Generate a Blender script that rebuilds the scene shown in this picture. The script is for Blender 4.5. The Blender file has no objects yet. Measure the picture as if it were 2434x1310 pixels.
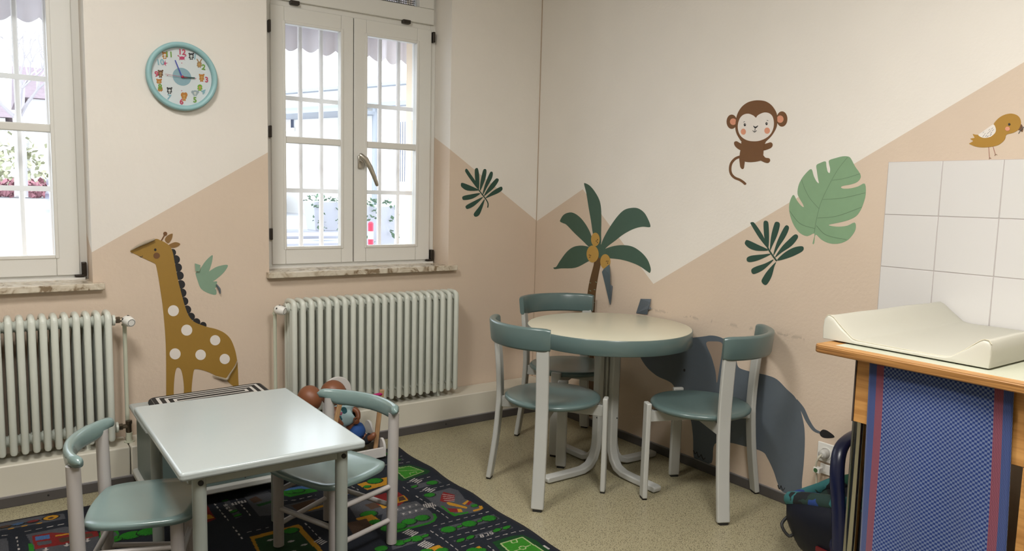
import bpy, bmesh, math, random
import numpy as np
from mathutils import Matrix, Vector

# ------------------------------------------------------------------ camera, world, lamps, exposure
scene = bpy.context.scene
C = scene.collection
IMG_W, IMG_H, FPX = 2434, 1310, 1785.47
CAM = np.array((-2.8485, -3.7725, 1.3239))
YAW, PITCH, ROLL = 0.61603, 0.10677, 0.02426
_f = np.array((math.sin(YAW)*math.cos(PITCH), math.cos(YAW)*math.cos(PITCH), -math.sin(PITCH)))
_r = np.array((math.cos(YAW), -math.sin(YAW), 0.0))
_u = np.cross(_r, _f)
_c, _s = math.cos(ROLL), math.sin(ROLL)
RIGHT, UP, FWD = _c*_r + _s*_u, -_s*_r + _c*_u, _f
cam_data = bpy.data.cameras.new('camera')
cam_data.sensor_width = 36.0
cam_data.lens = FPX/IMG_W*36.0
cam_data.clip_start = 0.05
cam = bpy.data.objects.new('camera', cam_data)
C.objects.link(cam)
_m = Matrix.Identity(4)
for i in range(3):
    _m[i][0], _m[i][1], _m[i][2], _m[i][3] = RIGHT[i], UP[i], -FWD[i], CAM[i]
cam.matrix_world = _m
scene.camera = cam

world = bpy.data.worlds.new('overcast_sky')
scene.world = world
world.use_nodes = True
_bg = world.node_tree.nodes['Background']
_bg.inputs[0].default_value = (0.86, 0.92, 1.0, 1)
_bg.inputs[1].default_value = 5.2

LAMP_POWER = 50.0          # emission of the ceiling lamp diffusers
LAMP_COLOR = (1.0, 0.975, 0.935)

scene.view_settings.view_transform = 'Standard'
scene.view_settings.look = 'None'
scene.view_settings.gamma = 1.0
scene.view_settings.use_curve_mapping = False
scene.view_settings.exposure = 0.0
try:
    scene.cycles.use_denoising = True
    scene.cycles.max_bounces = 10
    scene.cycles.diffuse_bounces = 5
    scene.cycles.transparent_max_bounces = 12
    scene.cycles.sample_clamp_indirect = 6.0
except Exception:
    pass

# ------------------------------------------------------------------ measuring helpers: a point of the photo lies on a known plane of the room
def ray(u, v):
    return (u - IMG_W/2)/FPX*RIGHT - (v - IMG_H/2)/FPX*UP + FWD
def onx(u, v, x=0.0):
    d = ray(u, v); return CAM + d*((x - CAM[0])/d[0])
def ony(u, v, y=0.0):
    d = ray(u, v); return CAM + d*((y - CAM[1])/d[1])
def onz(u, v, z=0.0):
    d = ray(u, v); return CAM + d*((z - CAM[2])/d[2])

# ------------------------------------------------------------------ materials
MATS = {}
def nt(name):
    m = bpy.data.materials.new(name); m.use_nodes = True
    return m, m.node_tree, m.node_tree.nodes['Principled BSDF']
def mat(name, col, rough=0.5, metal=0.0, bump=0.0, bscale=60.0, var=0.0, vscale=6.0, coat=0.0, spec=0.5, alpha=1.0):
    if name in MATS: return MATS[name]
    m, t, b = nt(name)
    N, L = t.nodes, t.links
    b.inputs['Base Color'].default_value = (*col, 1)
    b.inputs['Roughness'].default_value = rough
    b.inputs['Metallic'].default_value = metal
    b.inputs['Specular IOR Level'].default_value = spec
    b.inputs['Coat Weight'].default_value = coat
    b.inputs['Coat Roughness'].default_value = 0.15
    b.inputs['Alpha'].default_value = alpha
    tc = N.new('ShaderNodeTexCoord')
    if var:
        n = N.new('ShaderNodeTexNoise'); n.inputs['Scale'].default_value = vscale; n.inputs['Detail'].default_value = 4
        L.new(tc.outputs['Object'], n.inputs['Vector'])
        mx = N.new('ShaderNodeMix'); mx.data_type = 'RGBA'
        mx.inputs[6].default_value = (*[c*(1-var) for c in col], 1)
        mx.inputs[7].default_value = (*[min(1, c*(1+var)) for c in col], 1)
        L.new(n.outputs['Fac'], mx.inputs[0]); L.new(mx.outputs[2], b.inputs['Base Color'])
    if bump:
        n = N.new('ShaderNodeTexNoise'); n.inputs['Scale'].default_value = bscale; n.inputs['Detail'].default_value = 3
        L.new(tc.outputs['Object'], n.inputs['Vector'])
        bp = N.new('ShaderNodeBump'); bp.inputs['Strength'].default_value = bump; bp.inputs['Distance'].default_value = 0.004
        L.new(n.outputs['Fac'], bp.inputs['Height']); L.new(bp.outputs['Normal'], b.inputs['Normal'])
    MATS[name] = m
    return m

CREAM = (0.752, 0.712, 0.655)
TAN = (0.62, 0.505, 0.40)
class NX:                                   # tiny expression builder for math nodes
    def __init__(s, tree): s.t = tree
    def op(s, o, a, b=0.0):
        n = s.t.nodes.new('ShaderNodeMath'); n.operation = o
        for i, v in enumerate((a, b)):
            if isinstance(v, (int, float)): n.inputs[i].default_value = v
            else: s.t.links.new(v, n.inputs[i])
        return n.outputs[0]
def wall_paint(name, side):
    m, t, b = nt(name)
    N, L = t.nodes, t.links; e = NX(t)
    geo = N.new('ShaderNodeNewGeometry')
    sp = N.new('ShaderNodeSeparateXYZ'); L.new(geo.outputs['Position'], sp.inputs[0])
    x, y, z = sp.outputs
    def line(c, slope, c0, z0): return e.op('ADD', e.op('MULTIPLY', e.op('SUBTRACT', c, c0), slope), z0)
    if side == 'left':
        f = e.op('MINIMUM', line(x, 0.612, -1.668, 1.509), line(x, -0.643, -0.628, 1.571))
        f = e.op('MAXIMUM', f, line(x, -0.6, -2.6, 0.97))
        f = e.op('ADD', f, e.op('MULTIPLY', y, 0.42))
    else:
        c = e.op('MULTIPLY', y, -1.0)
        f = e.op('MINIMUM', line(c, 0.468, 0.008, 1.167), line(c, -0.824, 0.435, 1.367))
        f = e.op('MAXIMUM', f, line(c, 0.565, 1.025, 0.881))
    mask = e.op('LESS_THAN', z, f)
    n1 = N.new('ShaderNodeTexNoise'); n1.inputs['Scale'].default_value = 3.0; n1.inputs['Detail'].default_value = 5
    L.new(geo.outputs['Position'], n1.inputs['Vector'])
    mx = N.new('ShaderNodeMix'); mx.data_type = 'RGBA'
    mx.inputs[6].default_value = (*CREAM, 1); mx.inputs[7].default_value = (*TAN, 1)
    L.new(mask, mx.inputs[0])
    # dirt: faint cloudiness, plus a rubbed scuff line where the table touches the right wall
    v = e.op('ADD', e.op('MULTIPLY', n1.outputs['Fac'], 0.10), 0.95)
    if side == 'right':
        n3 = N.new('ShaderNodeTexNoise'); n3.inputs['Scale'].default_value = 26.0; n3.inputs['Detail'].default_value = 6
        L.new(geo.outputs['Position'], n3.inputs['Vector'])
        band = e.op('SUBTRACT', 1.0, e.op('MINIMUM', 1.0, e.op('MULTIPLY', e.op('ABSOLUTE', e.op('SUBTRACT', z, 0.745)), 80.0)))
        inr = e.op('MULTIPLY', e.op('GREATER_THAN', e.op('MULTIPLY', y, -1.0), 0.85), e.op('LESS_THAN', e.op('MULTIPLY', y, -1.0), 2.15))
        sc = e.op('MULTIPLY', e.op('MULTIPLY', band, inr), e.op('GREATER_THAN', n3.outputs['Fac'], 0.57))
        v = e.op('SUBTRACT', v, e.op('MULTIPLY', sc, 0.22))
    mv = N.new('ShaderNodeMix'); mv.data_type = 'RGBA'; mv.blend_type = 'MULTIPLY'; mv.inputs[0].default_value = 1.0
    cb = N.new('ShaderNodeCombineColor')
    for i in range(3): L.new(v, cb.inputs[i])
    L.new(mx.outputs[2], mv.inputs[6]); L.new(cb.outputs[0], mv.inputs[7])
    L.new(mv.outputs[2], b.inputs['Base Color'])
    b.inputs['Roughness'].default_value = 0.62
    b.inputs['Specular IOR Level'].default_value = 0.3
    n2 = N.new('ShaderNodeTexNoise'); n2.inputs['Scale'].default_value = 38.0 if side == 'left' else 70.0; n2.inputs['Detail'].default_value = 5
    L.new(geo.outputs['Position'], n2.inputs['Vector'])
    bp = N.new('ShaderNodeBump'); bp.inputs['Strength'].default_value = 0.5 if side == 'left' else 0.25; bp.inputs['Distance'].default_value = 0.004
    L.new(n2.outputs['Fac'], bp.inputs['Height']); L.new(bp.outputs['Normal'], b.inputs['Normal'])
    return m
M_WALL_L, M_WALL_R = wall_paint('paint_window_wall', 'left'), wall_paint('paint_tile_wall', 'right')

def floor_mat():
    m, t, b = nt('speckled_vinyl'); N, L = t.nodes, t.links
    geo = N.new('ShaderNodeNewGeometry')
    vo = N.new('ShaderNodeTexVoronoi'); vo.inputs['Scale'].default_value = 150.0
    L.new(geo.outputs['Position'], vo.inputs['Vector'])
    r = N.new('ShaderNodeValToRGB')
    r.color_ramp.elements[0].position = 0.20; r.color_ramp.elements[0].color = (0.07, 0.058, 0.035, 1)
    r.color_ramp.elements[1].position = 0.34; r.color_ramp.elements[1].color = (0.36, 0.325, 0.215, 1)
    L.new(vo.outputs['Distance'], r.inputs[0])
    n = N.new('ShaderNodeTexNoise'); n.inputs['Scale'].default_value = 240.0; n.inputs['Detail'].default_value = 2
    L.new(geo.outputs['Position'], n.inputs['Vector'])
    r2 = N.new('ShaderNodeValToRGB')
    r2.color_ramp.elements[0].position = 0.35; r2.color_ramp.elements[0].color = (0.62, 0.60, 0.55, 1)
    r2.color_ramp.elements[1].position = 0.62; r2.color_ramp.elements[1].color = (1.12, 1.12, 1.1, 1)
    L.new(n.outputs['Fac'], r2.inputs[0])
    mx = N.new('ShaderNodeMix'); mx.data_type = 'RGBA'; mx.blend_type = 'MULTIPLY'; mx.inputs[0].default_value = 1.0
    L.new(r.outputs[0], mx.inputs[6]); L.new(r2.outputs[0], mx.inputs[7])
    L.new(mx.outputs[2], b.inputs['Base Color'])
    b.inputs['Roughness'].default_value = 0.36
    return m
M_FLOOR = floor_mat()

def marble():
    m, t, b = nt('marble'); N, L = t.nodes, t.links
    geo = N.new('ShaderNodeNewGeometry')
    n = N.new('ShaderNodeTexNoise'); n.inputs['Scale'].default_value = 16.0; n.inputs['Detail'].default_value = 8; n.inputs['Distortion'].default_value = 1.6
    L.new(geo.outputs['Position'], n.inputs['Vector'])
    r = N.new('ShaderNodeValToRGB'); cr = r.color_ramp
    cr.elements[0].position = 0.36; cr.elements[0].color = (0.22, 0.16, 0.10, 1)
    cr.elements[1].position = 0.47; cr.elements[1].color = (0.50, 0.43, 0.33, 1)
    x = cr.elements.new(0.62); x.color = (0.62, 0.56, 0.46, 1)
    L.new(n.outputs['Fac'], r.inputs[0]); L.new(r.outputs[0], b.inputs['Base Color'])
    b.inputs['Roughness'].default_value = 0.22
    return m
M_MARBLE = marble()

def wood(name, c0, c1, scale=(3, 40, 40), rough=0.42):
    m, t, b = nt(name); N, L = t.nodes, t.links
    tc = N.new('ShaderNodeTexCoord'); mp = N.new('ShaderNodeMapping')
    mp.inputs['Scale'].default_value = scale
    L.new(tc.outputs['Object'], mp.inputs[0])
    n = N.new('ShaderNodeTexNoise'); n.inputs['Scale'].default_value = 1.6; n.inputs['Detail'].default_value = 7; n.inputs['Distortion'].default_value = 0.6
    L.new(mp.outputs[0], n.inputs['Vector'])
    r = N.new('ShaderNodeValToRGB')
    r.color_ramp.elements[0].position = 0.32; r.color_ramp.elements[0].color = (*c0, 1)
    r.color_ramp.elements[1].position = 0.68; r.color_ramp.elements[1].color = (*c1, 1)
    L.new(n.outputs['Fac'], r.inputs[0]); L.new(r.outputs[0], b.inputs['Base Color'])
    b.inputs['Roughness'].default_value = rough
    return m
M_PLY = wood('birch_board', (0.36, 0.165, 0.045), (0.56, 0.29, 0.09), (40, 3, 40))
M_PLYEDGE = wood('plywood_edge', (0.16, 0.065, 0.015), (0.46, 0.23, 0.07), (6, 2.5, 220))
M_DOLLWOOD = wood('light_wood', (0.33, 0.19, 0.09), (0.47, 0.29, 0.15), (30, 30, 5))

def glass():
    m = bpy.data.materials.new('window_glass'); m.use_nodes = True
    t = m.node_tree; N, L = t.nodes, t.links; N.remove(N['Principled BSDF'])
    tr = N.new('ShaderNodeBsdfTransparent'); tr.inputs[0].default_value = (0.95, 0.97, 0.97, 1)
    gl = N.new('ShaderNodeBsdfGlossy'); gl.inputs['Roughness'].default_value = 0.02
    geo = N.new('ShaderNodeNewGeometry'); dt = N.new('ShaderNodeVectorMath'); dt.operation = 'DOT_PRODUCT'; e = NX(t)
    L.new(geo.outputs['Incoming'], dt.inputs[0]); L.new(geo.outputs['Normal'], dt.inputs[1])
    fr = e.op('ADD', 0.03, e.op('MULTIPLY', 0.85, e.op('POWER', e.op('SUBTRACT', 1.0, e.op('ABSOLUTE', dt.outputs['Value'])), 5.0)))   # Schlick reflectance of a thin pane
    mx = N.new('ShaderNodeMixShader')
    L.new(fr, mx.inputs[0]); L.new(tr.outputs[0], mx.inputs[1]); L.new(gl.outputs[0], mx.inputs[2])
    L.new(mx.outputs[0], N['Material Output'].inputs[0])
    return m
M_GLASS = glass()
def emit(name, col, s):
    m, t, b = nt(name)
    b.inputs['Base Color'].default_value = (0.9, 0.9, 0.9, 1)
    b.inputs['Emission Color'].default_value = (*col, 1); b.inputs['Emission Strength'].default_value = s
    return m

M_WINWHITE = mat('window_white', (0.69, 0.68, 0.64), 0.38, bump=0.05, bscale=90)
M_PLINTH = mat('plinth_white', (0.62, 0.59, 0.50), 0.5, var=0.05, vscale=5)
M_CEIL = mat('ceiling_white', (0.62, 0.60, 0.55), 0.8)
M_ROOM = mat('plain_cream', (0.40, 0.36, 0.30), 0.7)
M_SKIRT = mat('skirting_grey', (0.075, 0.068, 0.066), 0.45)
M_RAD = mat('radiator_enamel', (0.61, 0.635, 0.57), 0.30, bump=0.06, bscale=120, coat=0.15)
M_CHAIRW = mat('chair_white', (0.45, 0.455, 0.43), 0.36, bump=0.05, bscale=120)
M_TEAL = mat('teal_lacquer', (0.10, 0.152, 0.148), 0.30, coat=0.25, var=0.06, vscale=9)
M_KIDTEAL = mat('pale_teal_lacquer', (0.175, 0.25, 0.242), 0.24, coat=0.35, var=0.05, vscale=8)
M_KIDLEG = mat('kid_chair_white', (0.42, 0.395, 0.38), 0.38, bump=0.04, bscale=120)
M_LAM = mat('cream_laminate', (0.63, 0.60, 0.47), 0.28, var=0.03, vscale=4)
M_KTOP = mat('table_white', (0.385, 0.43, 0.43), 0.24, coat=0.2, var=0.03, vscale=5)
M_APRON = mat('apron_grey', (0.30, 0.33, 0.30), 0.4)
M_BLACK = mat('black_rubber', (0.012, 0.012, 0.012), 0.6)
M_HINGE = mat('dark_hinge', (0.05, 0.042, 0.035), 0.38, metal=0.7)
M_BRASS = mat('old_brass', (0.16, 0.13, 0.095), 0.35, metal=0.9)
M_STEEL = mat('satin_steel', (0.55, 0.52, 0.46), 0.3, metal=1.0)
M_CHROME = mat('chrome', (0.42, 0.42, 0.38), 0.12, metal=1.0)
M_VALVE = mat('valve_white', (0.75, 0.74, 0.70), 0.35)
M_PIPE = mat('pipe_cream', (0.58, 0.60, 0.48), 0.4)

# ------------------------------------------------------------------ mesh helpers
class MB:
    def __init__(s): s.v, s.f, s.m = [], [], []
    def add(s, vs, fs, mi=0):
        o = len(s.v); s.v += [tuple(p) for p in vs]
        s.f += [tuple(i+o for i in f) for f in fs]; s.m += [mi]*len(fs)
        return s
    def box(s, x0, x1, y0, y1, z0, z1, mi=0, M=None):
        vs = [Vector((x, y, z)) for x in (x0, x1) for y in (y0, y1) for z in (z0, z1)]
        if M is not None: vs = [M @ p for p in vs]
        return s.add(vs, [(0,1,3,2),(4,6,7,5),(0,4,5,1),(2,3,7,6),(0,2,6,4),(1,5,7,3)], mi)
    def tube(s, pts, r, n=10, mi=0, caps=True, sx=1.0, sy=1.0, ref=None, round_ends=False):
        pts = [Vector(p) for p in pts]; k = len(pts)
        rs = list(r) if isinstance(r, (list, tuple)) else [r]*k
        if round_ends:
            d0 = (pts[0]-pts[1]).normalized(); d1 = (pts[-1]-pts[-2]).normalized(); a, b = rs[0], rs[-1]
            pts = [pts[0]+d0*a*0.95, pts[0]+d0*a*0.7] + pts + [pts[-1]+d1*b*0.7, pts[-1]+d1*b*0.95]
            rs = [a*0.32, a*0.75] + rs + [b*0.75, b*0.32]; k = len(pts)
        t = [(pts[min(i+1, k-1)]-pts[max(i-1, 0)]).normalized() for i in range(k)]
        up = Vector(ref) if ref else (Vector((0,0,1)) if abs(t[0].z) < 0.9 else Vector((0,1,0)))
        a = (up - t[0]*up.dot(t[0])).normalized(); vs, fs = [], []
        for i in range(k):
            a = (a - t[i]*a.dot(t[i])).normalized(); b = t[i].cross(a)
            for j in range(n):
                q = 2*math.pi*j/n
                vs.append(pts[i] + (a*math.cos(q)*sx + b*math.sin(q)*sy)*rs[i])
        for i in range(k-1):
            for j in range(n):
                j2 = (j+1) % n
                fs.append((i*n+j, i*n+j2, (i+1)*n+j2, (i+1)*n+j))
        if caps: fs += [tuple(range(n))[::-1], tuple(range((k-1)*n, k*n))]
        return s.add(vs, fs, mi)
    def lathe(s, prof, n=24, mi=0, M=None, caps=True):
        vs, fs = [], []
        for r, z in prof:
            for j in range(n):
                q = 2*math.pi*j/n; p = Vector((r*math.cos(q), r*math.sin(q), z))
                vs.append(M @ p if M is not None else p)
        for i in range(len(prof)-1):
            for j in range(n):
                j2 = (j+1) % n
                fs.append((i*n+j, i*n+j2, (i+1)*n+j2, (i+1)*n+j))
        if caps and prof[0][0] > 1e-6: fs.append(tuple(range(n))[::-1])
        if caps and prof[-1][0] > 1e-6: fs.append(tuple(range((len(prof)-1)*n, len(prof)*n)))
        return s.add(vs, fs, mi)
    def ellipsoid(s, c, rx, ry, rz, n=16, k=10, mi=0, M=None):
        pr = [(max(1e-4, math.sin(math.pi*i/k)), -math.cos(math.pi*i/k)) for i in range(k+1)]
        T = Matrix.Translation(c) @ (M if M is not None else Matrix.Identity(4)) @ Matrix.Diagonal((rx, ry, rz, 1))
        return s.lathe(pr, n, mi, T)
    def prism(s, pts, off, mi=0):            # closed outline (3-D points in a plane) swept by the vector off
        k = len(pts); off = Vector(off)
        a = [Vector(p) for p in pts]; vs = a + [p+off for p in a]
        fs = [tuple(range(k))[::-1], tuple(range(k, 2*k))] + [(i, (i+1) % k, k+(i+1) % k, k+i) for i in range(k)]
        return s.add(vs, fs, mi)

def wm(o):
    M = Matrix.Translation(o.location) @ o.rotation_euler.to_matrix().to_4x4()
    return wm(o.parent) @ M if o.parent else M
def build(mb, name, mats, parent=None, world=False, smooth=35, bevel=0.0, seg=2, sub=0, recenter=True):
    me = bpy.data.meshes.new(name)
    vs = [Vector(p) for p in mb.v]; o = bpy.data.objects.new(name, me)
    if parent is not None:
        o.parent = parent
        if world:
            I = wm(parent).inverted(); vs = [I @ p for p in vs]
    elif recenter:
        xs, ys, zs = zip(*[(p.x, p.y, p.z) for p in vs])
        b = Vector(((min(xs)+max(xs))/2, (min(ys)+max(ys))/2, min(zs)))
        o.location = b; vs = [p-b for p in vs]
    me.from_pydata([tuple(p) for p in vs], [], mb.f)
    if not isinstance(mats, (list, tuple)): mats = [mats]
    for m in mats: me.materials.append(m)
    if len(mats) > 1: me.polygons.foreach_set('material_index', mb.m)
    bm = bmesh.new(); bm.from_mesh(me); bmesh.ops.recalc_face_normals(bm, faces=bm.faces); bm.to_mesh(me); bm.free()
    if smooth:
        me.polygons.foreach_set('use_smooth', [True]*len(me.polygons))
        me.set_sharp_from_angle(angle=math.radians(smooth))
    if bevel:
        b = o.modifiers.new('bevel', 'BEVEL'); b.width = bevel; b.segments = seg; b.limit_method = 'ANGLE'; b.angle_limit = math.radians(40)
        b.harden_normals = False
    if sub:
        b = o.modifiers.new('subdivision', 'SUBSURF'); b.levels = sub; b.render_levels = sub
    me.update(); C.objects.link(o)
    return o
def tag(o, label=None, cat=None, group=None, kind=None):
    if label: o['label'] = label
    if cat: o['category'] = cat
    if group: o['group'] = group
    if kind: o['kind'] = kind
    return o
def thing(name, label, cat, loc=(0,0,0), rz=0.0, group=None):
    o = bpy.data.objects.new(name, None); o.empty_display_size = 0.05
    o.location = loc; o.rotation_euler = (0, 0, rz); C.objects.link(o)
    return tag(o, label, cat, group)
def struct(o): o['kind'] = 'structure'; return o
def copy_tree(o, parent=None):
    c = o.copy(); C.objects.link(c); c.parent = parent
    for ch in list(o.children): copy_tree(ch, c)
    return c
def crom(pts, n=6, closed=True):             # smooth curve through 2-D points
    P = [np.array(p, float) for p in pts]; k = len(P); out = []
    for i in range(k if closed else k-1):
        g = lambda j: P[j % k] if closed else P[max(0, min(k-1, j))]
        p0, p1, p2, p3 = g(i-1), g(i), g(i+1), g(i+2)
        for q in range(n):
            t = q/n
            out.append(0.5*((2*p1) + (p2-p0)*t + (2*p0-5*p1+4*p2-p3)*t*t + (3*p1-p0-3*p2+p3)*t**3))
    if not closed: out.append(P[-1])
    return out
def ell(cx, cy, rx, ry, n=24, a=0.0):
    ca, sa = math.cos(a), math.sin(a)
    return [(cx+rx*math.cos(q)*ca-ry*math.sin(q)*sa, cy+rx*math.cos(q)*sa+ry*math.sin(q)*ca) for q in [2*math.pi*i/n for i in range(n)]]
def strip(pts, w, n=5):                      # outline of a stroke of width w (or list) along 2-D points
    c = crom(pts, n, False); k = len(c)
    ws = [w]*k if not isinstance(w, (list, tuple)) else list(np.interp(np.linspace(0, 1, k), np.linspace(0, 1, len(w)), w))
    L, R = [], []
    for i in range(k):
        d = c[min(i+1, k-1)]-c[max(i-1, 0)]; d = d/(np.linalg.norm(d)+1e-9); nn = np.array((-d[1], d[0]))
        L.append(c[i]+nn*ws[i]/2); R.append(c[i]-nn*ws[i]/2)
    return L + R[::-1]

# ------------------------------------------------------------------ the room
X0, Y0, ZC, WT = -4.7, -5.7, 3.0, 0.475
OPEN = [(-3.49, -2.455, 0.865, 2.735), (-1.675, -0.635, 0.88, 2.75)]
def window_wall():
    mb = MB(); xs = sorted({X0, 0.0, *[a for o in OPEN for a in o[:2]]}); zs = sorted({0.0, ZC, *[a for o in OPEN for a in o[2:]]})
    for i in range(len(xs)-1):
        for j in range(len(zs)-1):
            cx, cz = (xs[i]+xs[i+1])/2, (zs[j]+zs[j+1])/2
            if any(o[0] < cx < o[1] and o[2] < cz < o[3] for o in OPEN): continue
            for y in (0.0, WT):
                mb.add([(xs[i],y,zs[j]),(xs[i+1],y,zs[j]),(xs[i+1],y,zs[j+1]),(xs[i],y,zs[j+1])], [(0,1,2,3) if y == 0 else (3,2,1,0)])
    for a, b, c, d in OPEN:
        for p, q in (((a,c),(a,d)), ((a,d),(b,d)), ((b,d),(b,c)), ((b,c),(a,c))):
            mb.add([(p[0],0,p[1]),(q[0],0,q[1]),(q[0],WT,q[1]),(p[0],WT,p[1])], [(0,1,2,3)])
    mb.add([(X0,0,ZC),(0,0,ZC),(0,WT,ZC),(X0,WT,ZC)], [(0,1,2,3)])
    o = build(mb, 'wall_left', M_WALL_L, smooth=0, recenter=False); return struct(o)
WALL_L = window_wall()
WALL_R = struct(build(MB().box(0, 0.2, Y0, WT, 0, ZC), 'wall_right', M_WALL_R, smooth=0, recenter=False))
struct(build(MB().box(X0-0.15, 0.2, Y0-0.15, Y0, 0, ZC), 'wall_back', M_ROOM, smooth=0))
struct(build(MB().box(X0-0.15, X0, Y0, WT, 0, ZC), 'wall_side', M_ROOM, smooth=0))
struct(build(MB().box(X0-0.15, 0.2, Y0-0.15, WT, -0.2, 0), 'floor', M_FLOOR, smooth=0, recenter=False))
struct(build(MB().box(X0-0.15, 0.2, Y0-0.15, WT+0.02, ZC, ZC+0.2), 'ceiling', M_CEIL, smooth=0))
LEDGE = 0.174
struct(build(MB().box(X0, -2.352, -LEDGE, 0, 0, LEDGE), 'trim_1', M_PLINTH, bevel=0.006))
struct(build(MB().box(-2.348, 0, -LEDGE, 0, 0, LEDGE), 'trim_2', M_PLINTH, bevel=0.006))
M_LIP = mat('skirting_lip', (0.23, 0.22, 0.22), 0.4)
bb = struct(build(MB().box(X0, 0, -LEDGE-0.012, -LEDGE, 0, 0.043), 'baseboard_left', M_SKIRT, bevel=0.002))
build(MB().box(X0, 0, -LEDGE-0.008, -LEDGE, 0.043, 0.0465), 'lip', M_LIP, bb, world=True, smooth=0)
mb = MB()
for px, py in ((115, 1181), (600, 1100), (1060, 1000)):
    q = ony(px, py, -LEDGE-0.012); q[2] = 0.024
    mb.lathe([(0.004, 0), (0.004, 0.002), (0.001, 0.003)], 8, 0, Matrix.Translation(q) @ Matrix.Rotation(math.radians(90), 4, 'X'))
build(mb, 'screw_head', M_BLACK, bb, world=True)
bb = struct(build(MB().box(-0.012, 0, Y0, -LEDGE-0.012, 0, 0.043), 'baseboard_right', M_SKIRT, bevel=0.002))
build(MB().box(-0.008, 0, Y0, -LEDGE-0.012, 0.043, 0.0465), 'lip', M_LIP, bb, world=True, smooth=0)

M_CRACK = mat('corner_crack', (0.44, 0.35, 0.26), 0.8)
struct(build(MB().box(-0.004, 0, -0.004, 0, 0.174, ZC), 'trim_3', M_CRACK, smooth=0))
# wall tiles above the changing table: each tile its own piece, joints recessed
M_TILE = mat('glazed_tile', (0.66, 0.645, 0.63), 0.16, coat=0.1)
M_GROUT = mat('grout', (0.46, 0.42, 0.41), 0.8)
TY, TZ, TS = -2.228, 1.484, 0.2
build(MB().box(-0.006, 0, TY-6*TS, TY, TZ-5*TS, TZ), 'grout_bed', M_GROUT, WALL_R, world=True, smooth=0)
tile0 = None
for i in range(6):
    for j in range(5):
        if tile0 is None:
            tile0 = build(MB().box(-0.0075, -0.0005, -TS/2+0.0016, TS/2-0.0016, -TS/2+0.0016, TS/2-0.0016), 'tile', M_TILE, WALL_R, bevel=0.0012)
            t = tile0
        else:
            t = tile0.copy(); C.objects.link(t)
        t.location = (0, TY-(i+0.5)*TS, TZ-(j+0.5)*TS)

# ------------------------------------------------------------------ ceiling lamps (out of view); the low pendant is added to steepen the wall falloff
for k, (lx, ly, lz, pw, lab) in enumerate(((-2.85, -1.9, ZC-0.09, 1.0, 'square white lamp on the ceiling nearest the window wall'), (-1.70, -3.25, 2.56, 1.14, 'unseen pendant lamp added near the changing table to brighten the right wall'))):
    t = thing('ceiling_lamp', lab, 'lamp', (lx, ly, lz), 0, 'ceiling lamps')
    build(MB().box(-0.31, 0.31, -0.31, 0.31, 0.04, 0.09), 'housing', M_VALVE, t, bevel=0.006)
    build(MB().box(-0.29, 0.29, -0.29, 0.29, 0.0, 0.04), 'diffuser', emit('lamp_diffuser_%d' % k, LAMP_COLOR, LAMP_POWER*pw), t, bevel=0.008)
    if lz < ZC-0.2:
        for sx in (-0.25, 0.25): build(MB().tube([(sx, 0, 0.09), (sx, 0, ZC-lz)], 0.004, 8), 'suspension_rod', M_STEEL, t)

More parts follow.
